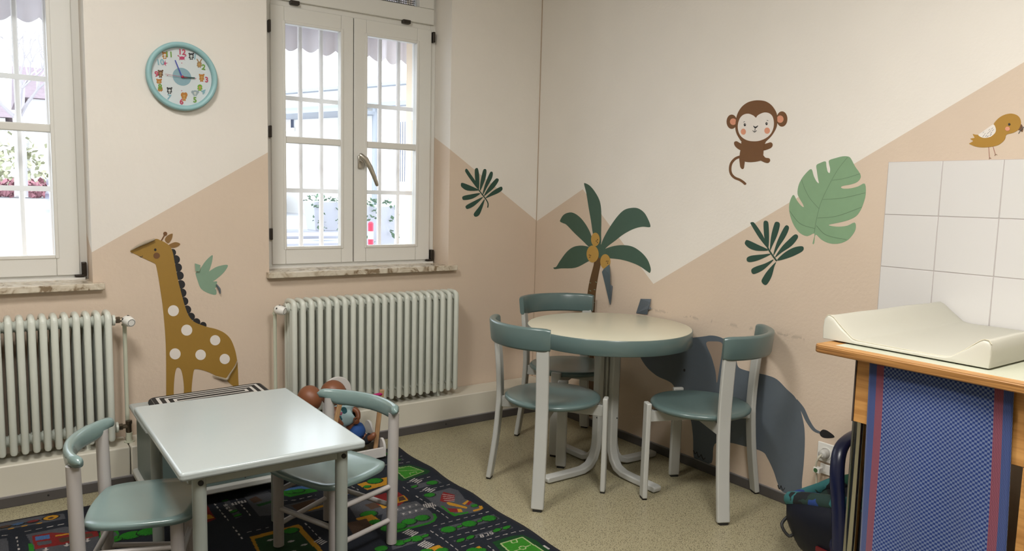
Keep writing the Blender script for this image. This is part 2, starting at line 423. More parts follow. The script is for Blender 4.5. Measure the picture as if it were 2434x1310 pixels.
# ------------------------------------------------------------------ windows
def perforated():
    m, t, b = nt('perforated_sheet'); N, L = t.nodes, t.links
    tc = N.new('ShaderNodeTexCoord')
    vo = N.new('ShaderNodeTexVoronoi'); vo.voronoi_dimensions = '2D'; vo.inputs['Scale'].default_value = 90; vo.inputs['Randomness'].default_value = 0.0
    mp = N.new('ShaderNodeMapping'); mp.inputs['Rotation'].default_value = (math.radians(90), 0, 0)
    L.new(tc.outputs['Object'], mp.inputs[0]); L.new(mp.outputs[0], vo.inputs['Vector'])
    e = NX(t); L.new(e.op('GREATER_THAN', vo.outputs['Distance'], 0.36), b.inputs['Alpha'])
    b.inputs['Base Color'].default_value = (0.12, 0.11, 0.10, 1)
    return m
M_PERF = perforated()
M_DKGAP = mat('gap_shade', (0.03, 0.028, 0.025), 0.8)
def make_window(num, dx, dz, with_left):
    w = bpy.data.objects.new('window_%d' % num, None); C.objects.link(w); struct(w)
    w.location = (-1.155+dx, 0.17, 0.9+dz)
    B = lambda mb, n, m, p=w, **k: build(mb, n, m, p, world=True, **k)
    def box(mb, x0, x1, y0, y1, z0, z1): return mb.box(x0+dx, x1+dx, y0, y1, z0+dz, z1+dz)
    f = MB()
    box(f, -1.675, -1.600, 0.182, 0.25, 0.908, 2.75); box(f, -0.671, -0.635, 0.182, 0.25, 0.908, 2.75)
    box(f, -1.600, -0.671, 0.182, 0.25, 0.908, 0.938); box(f, -1.600, -0.671, 0.182, 0.25, 2.255, 2.33); box(f, -1.600, -0.671, 0.182, 0.25, 2.70, 2.75)
    box(f, -1.168, -1.135, 0.19, 0.25, 0.938, 2.255)
    B(f, 'frame', M_WINWHITE, bevel=0.003)
    box(g := MB(), -1.1512, -1.1478, 0.176, 0.195, 0.932, 2.258); B(g, 'gap_shade_strip', M_DKGAP, smooth=0)  # dark strip that paints the shadow in the gap between the sashes
    box(g := MB(), -1.66, -0.65, 0.150, 0.20, 0.907, 0.918); B(g, 'bottom_trim', M_WINWHITE, bevel=0.002)
    for k, (a, b, ga, gb) in enumerate(((-1.604, -1.1515, -1.531, -1.221), (-1.1475, -0.668, -1.074, -0.760))):
        s = MB()
        z0, z1, g0, g1 = 0.928, 2.262, 1.018, 2.178
        box(s, a, ga, 0.17, 0.225, z0, z1); box(s, gb, b, 0.17, 0.225, z0, z1)
        box(s, ga, gb, 0.17, 0.225, z0, g0); box(s, ga, gb, 0.17, 0.225, g1, z1)
        sash = B(s, 'sash', M_WINWHITE, bevel=0.004)
        bd = MB()
        for (p, q, r_, t_) in ((ga-0.012, ga+0.004, g0-0.012, g1+0.012), (gb-0.004, gb+0.012, g0-0.012, g1+0.012), (ga+0.004, gb-0.004, g0-0.012, g0+0.004), (ga+0.004, gb-0.004, g1-0.004, g1+0.012)):
            box(bd, p, q, 0.166, 0.20, r_, t_)
        B(bd, 'bead', M_WINWHITE, sash, bevel=0.003)
        box(gl := MB(), ga, gb, 0.176, 0.214, 1.567, 1.603); B(gl, 'glazing_bar', M_WINWHITE, sash, bevel=0.005)
        for (p, q) in ((g0, 1.569), (1.601, g1)):
            box(gp := MB(), ga, gb, 0.203, 0.207, p, q); B(gp, 'glass_pane', M_GLASS, sash, smooth=0)
        if k == 1:                                     # lever handle on the middle stile
            hb = MB(); c = Vector((-1.112+dx, 0.17, 1.485+dz))
            hb.box(-0.016, 0.016, -0.014, 0, -0.036, 0.036, 0, Matrix.Translation(c))
            ho = B(hb, 'handle', M_STEEL, sash, bevel=0.005)
            lv = MB()
            lv.tube([c + Vector((0, -0.008, 0.012)), c + Vector((0, -0.04, 0.012))], 0.013, 12)
            lv.tube([c + Vector((-0.012, -0.045, 0.034)), c + Vector((0.012, -0.048, 0.016)), c + Vector((0.040, -0.050, -0.030)), c + Vector((0.064, -0.050, -0.082)), c + Vector((0.080, -0.048, -0.122))], [0.014, 0.0165, 0.0150, 0.0125, 0.0100], 12, sx=0.62, sy=1.0, ref=(0, 1, 0), round_ends=True)
            B(lv, 'lever', M_STEEL, ho)
    t = MB()                                           # transom sash with a perforated sheet behind it
    box(t, -1.635, -0.655, 0.165, 0.225, 2.290, 2.378); box(t, -1.635, -0.655, 0.165, 0.225, 2.66, 2.735)
    box(t, -1.635, -1.54, 0.165, 0.225, 2.378, 2.66); box(t, -0.752, -0.655, 0.165, 0.225, 2.378, 2.66)
    ts = B(t, 'transom_sash', M_WINWHITE, bevel=0.004)
    box(g := MB(), -1.54, -0.752, 0.200, 0.204, 2.378, 2.66); B(g, 'glass_pane', M_GLASS, ts, smooth=0)
    box(g := MB(), -1.60, -0.671, 0.262, 0.265, 2.34, 2.74); B(g, 'perforated_sheet', M_PERF, w, smooth=0)
    for (hx, hz, a, b) in ((-1.478, 2.284, 0.024, 0.010), (-0.835, 2.284, 0.024, 0.010), (-0.659, 2.222, 0.007, 0.030), (-0.653, 0.955, 0.010, 0.032), (-1.610, 2.15, 0.006, 0.03), (-1.610, 1.62, 0.006, 0.03), (-1.610, 1.09, 0.006, 0.03)):
        h = MB(); box(h, hx-a, hx+a, 0.155, 0.186, hz-b, hz+b); B(h, 'hinge', M_HINGE, bevel=0.003)
    h = MB(); box(h, -0.69, -0.655, 0.150, 0.182, 0.921, 0.931); B(h, 'hinge', M_HINGE, bevel=0.002)
    s = MB(); zs = 0.909
    box(s, -1.690, -0.594, -0.042, 0.0, zs-0.029, zs); box(s, -1.675, -0.635, 0.0, 0.26, zs-0.029, zs)
    B(s, 'window_sill', M_MARBLE, bevel=0.003)
    return w
make_window(1, 0.0, 0.0, True)
make_window(2, -1.818, -0.017, False)

# ------------------------------------------------------------------ outside: grilles, awnings, courtyard, houses
M_BAR = mat('grille_paint', (0.88, 0.84, 0.84), 0.5)
M_AWN = mat('awning_cloth', (0.66, 0.63, 0.68), 0.8)
for dx, dz, lab in ((0.0, 0.0, 'white security grille outside the window with the handle'), (-1.818+0.012, -0.02, 'white security grille outside the window cut by the left edge')):
    t = thing('window_grille', lab, 'grille', (-1.155+dx, 0.41, 0.9), 0, 'window grilles')
    for i in range(9):
        x = -1.606+i*0.1205+dx
        build(MB().tube([(x, 0.41, 0.885+dz), (x, 0.41, 2.72+dz)], 0.013, 10), 'bar', M_BAR, t, world=True)
    for z in (1.32, 1.826, 2.33):
        build(MB().box(-1.67+dx, -0.64+dx, 0.397, 0.403, z-0.012+dz, z+0.012+dz), 'crossbar', M_BAR, t, world=True, bevel=0.001)
def awning(xa, xb, zb, lab):
    t = thing('awning', lab, 'awning', ((xa+xb)/2, 0.7, zb), 0, 'window awnings')
    n = max(4, round((xb-xa)/0.118)); per = 10; mb = MB(); vs, fs = [], []
    for i in range(n*per+1):
        x = xa+(xb-xa)*i/(n*per); ph = (i % per)/per
        sc = 0.035*abs(math.sin(math.pi*ph)) ; wy = 0.018*math.sin(i/per*math.pi)
        for y, z in ((0.9+wy, zb+0.032-sc), (0.9+wy*0.3, zb+0.25)): vs.append((x, y, z))
    for i in range(n*per): fs.append((2*i, 2*i+2, 2*i+3, 2*i+1))
    mb.add(vs, fs); v = build(mb, 'valance', M_AWN, t, world=True); v.modifiers.new('solid', 'SOLIDIFY').thickness = 0.004
    mb = MB().add([(xa,0.9,zb+0.25),(xb,0.9,zb+0.25),(xb,WT+0.01,zb+0.55),(xa,WT+0.01,zb+0.55)], [(0,1,2,3)])
    v = build(mb, 'canopy', M_AWN, t, world=True, smooth=0); v.modifiers.new('solid', 'SOLIDIFY').thickness = 0.004
awning(-2.0, -0.15, 2.175, 'grey scalloped awning above the window with the handle')
awning(-3.7, -2.22, 2.14, 'grey scalloped awning above the window cut by the left edge')

M_GROUND = mat('pale_asphalt', (0.42, 0.42, 0.44), 0.9, var=0.1, vscale=1.5)
M_RENDER = mat('white_render', (0.82, 0.80, 0.77), 0.9)
M_RENDER2 = mat('cream_render', (0.80, 0.66, 0.50), 0.9)
M_ROOF = mat('roof_tiles', (0.20, 0.15, 0.17), 0.9, var=0.3, vscale=6)
M_GWIN = mat('far_window', (0.10, 0.13, 0.20), 0.2)
M_GREYM = mat('grey_sheet', (0.30, 0.32, 0.36), 0.6)
M_LEAF = mat('ivy_green', (0.10, 0.16, 0.10), 0.8, var=0.4, vscale=30)
M_STONE = mat('pale_stone', (0.36, 0.36, 0.40), 0.9)
g = MB().add([(-14, WT, 0.55), (14, WT, 0.55), (14, 26, 1.15), (-14, 26, 1.15), (-14, 45, 1.3), (14, 45, 1.3)], [(0,1,2,3), (3,2,5,4)])
struct(build(g, 'courtyard', M_GROUND, smooth=0))
struct(build(MB().box(-0.60, -0.42, WT, 0.62, 0.0, 3.2), 'pilaster', M_RENDER2, smooth=0))
# white building seen through the middle window: its front runs away to the left
def at_t(u, v, t): return Vector(CAM + ray(u, v)/ray(u, v)[1]*t)
A, B_ = Vector((2.35, 13.0, 0)), Vector((4.7, 6.98, 0))
ang = math.atan2(B_.y-A.y, B_.x-A.x); Lb = (B_-A).length
bld = thing('white_building', 'overexposed white building with sloping eaves beyond the middle window', 'building', (A.x, A.y, 0.6), ang)
def bpart(mb, n, m, **k): return build(mb, n, m, bld, **k)
bpart(MB().box(0, Lb, 0.0, 5, 0, 2.35), 'wall', M_RENDER, smooth=0)
bpart(MB().box(-0.1, Lb, -0.18, 5, 2.35, 2.43), 'lower_eaves', M_GREYM, smooth=0)
bpart(MB().box(-0.1, Lb, -0.10, 5, 2.43, 2.72), 'fascia', M_RENDER, smooth=0)
bpart(MB().box(-0.2, Lb, -0.25, 5, 2.72, 2.78), 'roof', M_GREYM, smooth=0)
def facade_x(u):                              # where the view ray of pixel column u meets the facade
    d = ray(u, 400); d = Vector((d[0]/d[1], 1, 0)); P = Vector((CAM[0], CAM[1], 0)); e = (B_-A)/Lb
    den = d.x*e.y - d.y*e.x; w = P-A
    return (w.x*d.y - w.y*d.x)/(-den) if abs(den) > 1e-6 else 0
def facade_z(u, v):
    x = facade_x(u); P = A + (B_-A)*(x/Lb); d = ray(u, v); tt = (P.y-CAM[1])/d[1]; return CAM[2]+d[2]*tt-0.6
for (ua, ub, va, vb) in ((948, 974, 290, 432), (683, 699, 218, 305)):
    xa, xb = sorted((facade_x(ua), facade_x(ub))); za, zb = facade_z(ua, vb), facade_z(ua, va)
    wn = bpart(MB().box(xa, xb, -0.03, 0.02, za, zb), 'window', M_GWIN, smooth=0)
    build(MB().box(xa-0.05, xb+0.05, -0.06, -0.02, za-0.08, za), 'window_ledge', M_RENDER, wn, smooth=0)
    for i in range(5):
        x = xa+(xb-xa)*(i+0.5)/5; build(MB().tube([(x, -0.08, za), (x, -0.08, zb)], 0.015, 6), 'window_bar', M_BAR, wn)
xp = facade_x(897); bpart(MB().tube([(xp, -0.08, 0), (xp, -0.08, 2.35)], 0.05, 8), 'drainpipe', M_GREYM)
xa, xb = facade_x(690), facade_x(900); zc = facade_z(880, 268)
bpart(MB().box(xa, xb, -0.9, 0, zc-0.06, zc), 'entrance_canopy', M_GREYM, smooth=0)
xl = facade_x(752)
for i in range(3): bpart(MB().box(xl-0.25, xl+0.25, -0.06, 0, facade_z(752, 240)-0.09*i, facade_z(752, 240)-0.09*i+0.03), 'vent_louvre', M_GREYM, smooth=0)
# entrance steps, planters, bollard
def planter(u, v0, v1, t, lab):
    p, q = at_t(u, v1, t), at_t(u, v0, t); k = thing('ivy_planter', lab, 'planter', (p.x, p.y, p.z), 0, 'ivy planters')
    h = q.z-p.z; w = 0.16
    build(MB().add([(-w*.8,-w*.8,0),(w*.8,-w*.8,0),(w*.8,w*.8,0),(-w*.8,w*.8,0),(-w,-w,h),(w,-w,h),(w,w,h),(-w,w,h)], [(3,2,1,0),(4,5,6,7),(0,1,5,4),(1,2,6,5),(2,3,7,6),(3,0,4,7)]), 'pot', M_STONE, k, bevel=0.01)
    rnd = random.Random(int(u)); mb = MB()
    for i in range(80):
        a = rnd.random(); x, y, z = rnd.uniform(-w, w), rnd.uniform(-w, w), h+rnd.uniform(0, 0.06)
        if i > 34: y = -w-rnd.uniform(0, 0.04); x = rnd.choice((-0.8, -0.55, 0.7))*w+rnd.uniform(-0.05, 0.05); z = h-rnd.random()**1.3*h*0.95
        s = rnd.uniform(0.012, 0.028); n1 = Vector((rnd.uniform(-1,1), rnd.uniform(-1,1), rnd.uniform(-1,1))).normalized(); n2 = n1.cross(Vector((0.3,0.5,0.8))).normalized()
        c = Vector((x, y, z)); mb.add([c-n1*s, c+n2*s*0.7, c+n1*s, c-n2*s*0.7], [(0,1,2,3)])
    tag(build(mb, 'ivy', M_LEAF, k, smooth=0), kind='stuff')
planter(768, 478, 548, 7.6, 'stone planter with trailing ivy beyond the left casement of the middle window')
planter(893, 488, 590, 6.6, 'stone planter with trailing ivy beyond the right casement of the middle window')
for i, (v, t) in enumerate(((545, 8.6), (562, 7.9), (580, 7.2))):
    p = at_t(660, v, t); q = at_t(840, v, t)
    tag(build(MB().box(p.x, q.x+0.3, p.y, p.y+0.69, 0.55, p.z), 'stone_step', M_STONE, smooth=0), ('uppermost', 'middle', 'lowest')[i]+' pale stone step in front of the white building', 'step', 'courtyard steps')
p = at_t(881, 606, 5.6); q = at_t(881, 531, 5.6); h = q.z-p.z
bo = thing('bollard', 'thin red and white striped post outside the middle window', 'post', (p.x, p.y, p.z))
for i in range(4):
    build(MB().tube([(0,0,h*i/4), (0,0,h*(i+1)/4)], 0.022, 10), 'band', mat('signal_red', (0.62, 0.03, 0.08), 0.5) if i % 2 else M_RENDER, bo)
build(MB().lathe([(0.022, h), (0.015, h+0.012), (0.0, h+0.016)], 10), 'cap', mat('signal_red', (0.62, 0.03, 0.08), 0.5), bo)
# street side, through the left window
ho = thing('tiled_house', 'pale house with a purple-grey tiled roof far behind the left window', 'house', (1.2, 24.5, 1.1))
build(MB().box(-2.7, 5, 0, 4.4, 0, 2.86), 'wall', M_RENDER, ho, smooth=0)
build(MB().add([(-3.0,-0.4,2.85),(5.2,-0.4,2.85),(5.2,2.2,4.1),(-3.0,2.2,4.1),(5.2,4.8,2.85),(-3.0,4.8,2.85)], [(0,1,2,3),(3,2,4,5),(0,3,5),(1,4,2),(0,5,4,1)]), 'roof', M_ROOF, ho, smooth=0)
for x in (-1.9, -0.7, 0.5):
    wn = build(MB().box(x, x+0.62, -0.05, 0.02, 1.55, 2.45), 'window', M_GWIN, ho, smooth=0)
    build(MB().box(x+0.28, x+0.34, -0.07, -0.04, 1.55, 2.45), 'window_post', M_RENDER, wn, smooth=0)
h2 = thing('low_house', 'low house with a dark roof at the left image edge behind shrubs', 'house', (-3.2, 23.0, 1.1))
build(MB().box(-4, 1.05, 0, 4, 0, 2.1), 'wall', M_RENDER, h2, smooth=0)
build(MB().add([(-4.2,-0.3,2.1),(1.3,-0.3,2.1),(0.6,2,3.0),(-4.2,2,3.0),(1.3,4.3,2.1),(-4.2,4.3,2.1)], [(0,1,2,3),(3,2,4,5),(1,4,2)]), 'roof', M_ROOF, h2, smooth=0)
M_BARK = mat('bark', (0.36, 0.33, 0.34), 0.9)
def bare_tree(u, vbase, t, lab):
    p = at_t(u, vbase, t); tr = thing('bare_tree', lab, 'tree', tuple(p)); rnd = random.Random(5)
    build(MB().tube([(0,0,-0.1),(0.02,0,0.6),(0,0,1.25)], [0.10,0.085,0.075], 8), 'trunk', M_BARK, tr)
    mb = MB()
    def br(a, d, l, r, lev):
        b = a+d*l; mb.tube([a, (a+b)/2+Vector((rnd.uniform(-.05,.05),0,0)), b], [r, r*0.8, r*0.6], 5)
        if lev:
            for _ in range(3):
                e = (d+Vector((rnd.uniform(-.8,.8), rnd.uniform(-.8,.8), rnd.uniform(0,.5)))).normalized(); br(b, e, l*0.72, r*0.55, lev-1)
    for _ in range(4): br(Vector((0,0,1.15)), Vector((rnd.uniform(-.8,.8), rnd.uniform(-.8,.8), 1)).normalized(), 0.62, 0.035, 3)
    build(mb, 'branches', M_BARK, tr)
bare_tree(50, 452, 15.0, 'bare branching street tree behind the left window')
def shrub(x, y, z, rx, rz, col, lab, seed, n=500):
    rnd = random.Random(seed); mb = MB()
    for _ in range(n):
        d = Vector((rnd.gauss(0,1), rnd.gauss(0,1), abs(rnd.gauss(0,1)))).normalized(); r_ = rnd.uniform(0.6, 1)
        c = Vector((x+d.x*rx*r_, y+d.y*0.5*r_, z+d.z*rz*r_)); s = rnd.uniform(0.05, 0.12)
        a = Vector((rnd.uniform(-1,1), rnd.uniform(-1,1), rnd.uniform(-1,1))).normalized(); b = a.cross(d).normalized()
        mb.add([c-a*s, c+b*s*0.6, c+a*s, c-b*s*0.6], [(0,1,2,3)])
    tag(build(mb, 'shrub', mat('leaf_'+str(seed), col, 0.9, var=0.3, vscale=4), smooth=0), lab, 'shrub', 'street shrubs')
shrub(-2.2, 20.0, 1.05, 1.3, 1.7, (0.34, 0.34, 0.22), 'yellow-green shrub at the left image edge outside', 11)
shrub(-1.75, 18.3, 1.0, 2.3, 0.42, (0.26, 0.11, 0.13), 'low red-leaved hedge across the street', 12, 900)
p = at_t(128, 497, 16.0)
cr = thing('parked_car', 'white car with dark bumper half hidden by the left window frame', 'car', (p.x+2.0, p.y, p.z-0.1))
M_CAR = mat('car_white', (0.75, 0.75, 0.78), 0.3, coat=0.5)
prof = [(-2.0,0.25),(-2.05,0.55),(-1.9,0.75),(-1.1,0.88),(-0.5,1.35),(0.9,1.38),(1.6,0.95),(2.0,0.85),(2.05,0.3)]
build(MB().prism([(x, -0.8, z) for x, z in prof], (0, 1.6, 0)), 'body', M_CAR, cr, bevel=0.08, seg=3)
build(MB().box(-2.08, -1.6, -0.82, 0.82, 0.22, 0.42), 'bumper', M_GWIN, cr, bevel=0.05)
build(MB().box(-2.06, -1.95, -0.7, 0.7, 0.52, 0.66), 'grille', M_GWIN, cr, bevel=0.03)
build(MB().box(-0.75, 0.9, -0.82, 0.82, 0.92, 1.28), 'side_window', M_GWIN, cr, bevel=0.05)
for x in (-1.3, 1.3):
    for y in (-0.75, 0.75): build(MB().lathe([(0.05,-0.1),(0.32,-0.1),(0.32,0.1),(0.05,0.1)], 18, 0, Matrix.Translation((x, y, 0.3)) @ Matrix.Rotation(math.radians(90), 4, 'X')), 'wheel', M_BLACK, cr)

# ------------------------------------------------------------------ radiators
def rad_section():
    mb = MB(); zb, zt = 0.0, 0.575
    for k in range(4):
        y = 0.036*k
        mb.tube([(0, y, zb+0.014), (0, y, zt-0.03)], 0.0142 if k in (0, 3) else 0.0125, 12, round_ends=True)
    for z in (zb+0.050, zt-0.045):                    # headers joining the four tubes, with the collar that meets the neighbour
        mb.tube([(0, 0.0, z), (0, 0.108, z)], 0.0125, 8)
        mb.tube([(-0.0200, 0.054, z), (-0.014, 0.054, z), (0.014, 0.054, z), (0.0200, 0.054, z)], [0.021, 0.026, 0.026, 0.021], 14)
    # rounded shoulder over the top of the tubes
    mb.tube([(0, 0.0, zt-0.032), (0, 0.005, zt-0.019), (0, 0.020, zt-0.012), (0, 0.054, zt-0.010), (0, 0.088, zt-0.012), (0, 0.103, zt-0.019), (0, 0.108, zt-0.032)], [0.0142, 0.0140, 0.0132, 0.0128, 0.0132, 0.0140, 0.0142], 12)
    return mb
SEC = rad_section(); sec0 = None
def radiator(x_first, step, n, zbase, side, lab, yfront=-0.152):
    global sec0
    t = thing('radiator', lab, 'radiator', (x_first, yfront, zbase), 0, 'column radiators')
    for i in range(n):
        if sec0 is None: sec0 = build(SEC, 'section', M_RAD, t); o = sec0
        else: o = sec0.copy(); C.objects.link(o); o.parent = t
        o.location = (i*step, 0, 0)
    for x in ((n-1)*step*0.12, (n-1)*step*0.88):   # brackets hold it off the wall, feet rest on the plinth
        build(MB().box(x+0.014, x+0.030, 0.10, -yfront-0.001, 0.50, 0.52), 'bracket', M_HINGE, t)
        build(MB().box(x+0.014, x+0.030, 0.03, 0.08, LEDGE-zbase, 0.05), 'foot', M_RAD, t)
    # end plug, brass union, thermostatic head and supply pipe
    s = -1 if side == 'left' else 1; xe = 0.0 if side == 'left' else (n-1)*step
    ztop, yb = 0.575-0.045, 0.054
    v = build(MB().tube([(xe+s*0.022, yb, ztop), (xe+s*0.032, yb, ztop)], 0.024, 14), 'end_plug', M_RAD, t)
    xv = xe+s*0.075
    mb = MB().tube([(xe+s*0.030, yb, ztop), (xv, yb, ztop)], 0.010, 8).tube([(xe+s*0.036, yb, ztop), (xe+s*0.052, yb, ztop)], 0.014, 6)
    mb.tube([(xv, yb, ztop), (xv, yb-0.02, ztop)], 0.012, 8)
    vb = build(mb, 'valve', M_BRASS, t)
    ax = Vector((0.30, -0.92, -0.16)).normalized() if side == 'right' else Vector((0.62, -0.76, -0.16)).normalized()
    c = Vector((xv, yb-0.012, ztop)); R = ax.to_track_quat('Z', 'Y').to_matrix().to_4x4()
    hd = build(MB().lathe([(0.012,-0.008),(0.020,0.0),(0.0235,0.012),(0.0225,0.030),(0.0190,0.046),(0.0170,0.0485),(0,0.0485)], 22, 0, Matrix.Translation(c) @ R), 'thermostat_head', M_VALVE, vb)
    mb = MB()
    for k in range(22):
        q = 2*math.pi*k/22; mb.box(-0.0012, 0.0012, -0.0014, 0.0014, 0.047, 0.0490, 0, Matrix.Translation(c) @ R @ Matrix.Rotation(q, 4, 'Z') @ Matrix.Translation((0.0145, 0, 0)))
    for k in (0.4, 1.5, 2.7): mb.box(-0.0015, 0.0015, -0.004, 0.004, 0.010, 0.016, 0, Matrix.Translation(c) @ R @ Matrix.Rotation(k, 4, 'Z') @ Matrix.Translation((0.0232, 0, 0)))
    tag(build(mb, 'dial_marks', M_BLACK, vb), kind='stuff')
    zl = LEDGE-zbase
    xq = xv - s*0.002
    build(MB().tube([(xq, yb+0.022, zl), (xq, yb+0.022, ztop-0.02), (xq, yb+0.012, ztop+0.002)], 0.0088, 12).tube([(xq, yb+0.022, ztop-0.03), (xq, yb+0.022, ztop-0.022)], 0.0125, 12), 'supply_pipe', M_PIPE, t)
    if side == 'right':
        zl2 = 0.045
        mb = MB().tube([(xe+s*0.030, yb, zl2), (xv, yb, zl2)], 0.010, 8).tube([(xe+s*0.036, yb, zl2), (xe+s*0.05, yb, zl2)], 0.015, 6)
        mb.tube([(xv, yb, zl2-0.032), (xv, yb, zl2+0.018)], 0.012, 8).tube([(xv, yb, zl2+0.01), (xv, yb, zl2+0.024)], 0.0145, 6)
        build(mb, 'return_valve', M_BRASS, t)
        build(MB().tube([(xv, yb, zl), (xv, yb, zl2-0.03)], 0.0135, 12).tube([(xv, yb, zl), (xv, yb, zl+0.004)], 0.022, 12), 'return_pipe', M_PIPE, t)
    build(MB().tube([(xe+s*0.022, yb, 0.045), (xe+s*0.032, yb, 0.045)], 0.024, 14), 'end_plug', M_RAD, t)
    return t
radiator(-1.600, 0.0444, 22, 0.205, 'left', 'white column radiator below the window with the handle')
radiator(-2.418-0.0400*23, 0.0400, 24, 0.203, 'right', 'white column radiator cut by the left image edge')

# ------------------------------------------------------------------ bentwood chairs with round teal seats
def make_round_chair(label):
    t = thing('round_seat_chair', label, 'chair', (0,0,0), 0, 'chairs at the round table')
    Rl = 0.252
    backs = [math.radians(180-46.5), math.radians(180+46.5)]; fronts = [math.radians(44.5), math.radians(-44.5)]
    def slat(a, prof, w, th, name='leg'):
        # flat slat whose broad face looks outward from the seat; prof = (radius, z)
        ca, sa = math.cos(a), math.sin(a); rd = Vector((ca, sa, 0)); tg = Vector((-sa, ca, 0)); mb = MB(); vs, fs = [], []
        c = crom(prof, 5, False)
        for i, (r_, z) in enumerate(c):
            p = c[min(i+1, len(c)-1)]-c[max(i-1, 0)]; L = math.hypot(*p); nr, nz = p[1]/L, -p[0]/L
            for sr, sg in ((-1,-1), (1,-1), (1,1), (-1,1)):
                vs.append(rd*(r_+sr*th/2*nr) + Vector((0,0,z+sr*th/2*nz)) + tg*(sg*w/2))
        k = len(c)
        for i in range(k-1):
            for j in range(4): fs.append((4*i+j, 4*i+(j+1) % 4, 4*i+4+(j+1) % 4, 4*i+4+j))
        fs += [(3,2,1,0), (4*k-4, 4*k-3, 4*k-2, 4*k-1)]
        mb.add(vs, fs)
        o = build(mb, name, M_CHAIRW, t, bevel=0.005, smooth=40)
        q = rd*prof[0][0]; build(MB().box(-0.010, 0.010, -0.018, 0.018, 0.0, 0.009, 0, Matrix.Translation(q) @ Matrix.Rotation(a, 4, 'Z')), 'glide', M_BLACK, o)
        return o
    for a in backs: slat(a, [(0.292, 0.008), (0.281, 0.08), (0.262, 0.22), (0.2505, 0.36), (0.249, 0.45), (0.256, 0.57), (0.268, 0.69), (0.275, 0.735)], 0.054, 0.023)
    for a in fronts: slat(a, [(0.244, 0.008), (0.244, 0.15), (0.243, 0.30), (0.242, 0.437)], 0.050, 0.022)
    for a, b in ((backs[0], fronts[1]), (backs[1], fronts[0])):    # crossed rails under the seat
        p, q = Vector((math.cos(a), math.sin(a), 0))*0.240, Vector((math.cos(b), math.sin(b), 0))*0.232
        d = (q-p).normalized(); n = d.cross(Vector((0,0,1)))*0.011; vs = []
        for e, z0, z1 in ((p, 0.352, 0.402), ((p*0.5+q*0.5), 0.358, 0.402), (q, 0.352, 0.402)):
            vs += [e-n+Vector((0,0,z0)), e+n+Vector((0,0,z0)), e+n+Vector((0,0,z1)), e-n+Vector((0,0,z1))]
        fs = [(4*i+j, 4*i+(j+1) % 4, 4*i+4+(j+1) % 4, 4*i+4+j) for i in range(2) for j in range(4)] + [(3,2,1,0), (8,9,10,11)]
        build(MB().add(vs, fs), 'seat_rail', M_CHAIRW, t, bevel=0.002)
    build(MB().lathe([(0.0,0.402),(0.17,0.402),(0.205,0.407),(0.2165,0.416),(0.2175,0.424),(0.212,0.431),(0.195,0.434),(0.12,0.429),(0.0,0.427)], 56), 'seat', M_TEAL, t, smooth=60)
    # backrest: a bent board standing on the two rear slats
    vs, fs = [], []; n = 28; a0, a1 = math.radians(180-53.2), math.radians(180+53.2)
    def sect(h, th):                                   # rounded rectangle section (dr, dz)
        r_ = 0.010; out = []
        for cx, cz, s0 in ((th/2-r_, h/2-r_, 0), (-th/2+r_, h/2-r_, 1), (-th/2+r_, -h/2+r_, 2), (th/2-r_, -h/2+r_, 3)):
            for k in range(3): q = math.pi/2*(s0+k/2); out.append((cx+r_*math.cos(q), cz+r_*math.sin(q)))
        return out
    ends = [(-0.0, 0.985, 0.85), (0.012, 0.998, 0.97)]
    for i in range(n+1):
        u = i/n; a = a0+(a1-a0)*u; ed = min(u, 1-u)*n
        k = 0.90 if ed < 0.5 else (0.975 if ed < 1.5 else 1.0); th = 0.030*(0.75 if ed < 0.5 else 1.0)
        for dr, dz in sect(0.100*k, th):
            lean = 0.10*(dz)
            r_ = 0.2745+dr+lean; vs.append((r_*math.cos(a), r_*math.sin(a), 0.729+dz))
    K = 12
    for i in range(n):
        for j in range(K): fs.append((K*i+j, K*i+(j+1) % K, K*i+K+(j+1) % K, K*i+K+j))
    fs += [tuple(range(K))[::-1], tuple(range(K*n, K*n+K))]
    build(MB().add(vs, fs), 'backrest', M_TEAL, t, smooth=50)
    return t
RC = make_round_chair('white bentwood chair with teal seat left of the round table, back towards the rug')
RC.location = (-0.764, -1.169, 0); RC.rotation_euler.z = math.radians(-5)
c2 = copy_tree(RC); c2['label'] = 'white bentwood chair with teal seat tucked into the corner under the palm'
c2.location = (-0.302, -0.735, 0); c2.rotation_euler.z = math.radians(-102)
c3 = copy_tree(RC); c3['label'] = 'white bentwood chair with teal seat in front of the elephant'
c3.location = (-0.281, -1.61, 0); c3.rotation_euler.z = math.radians(110)

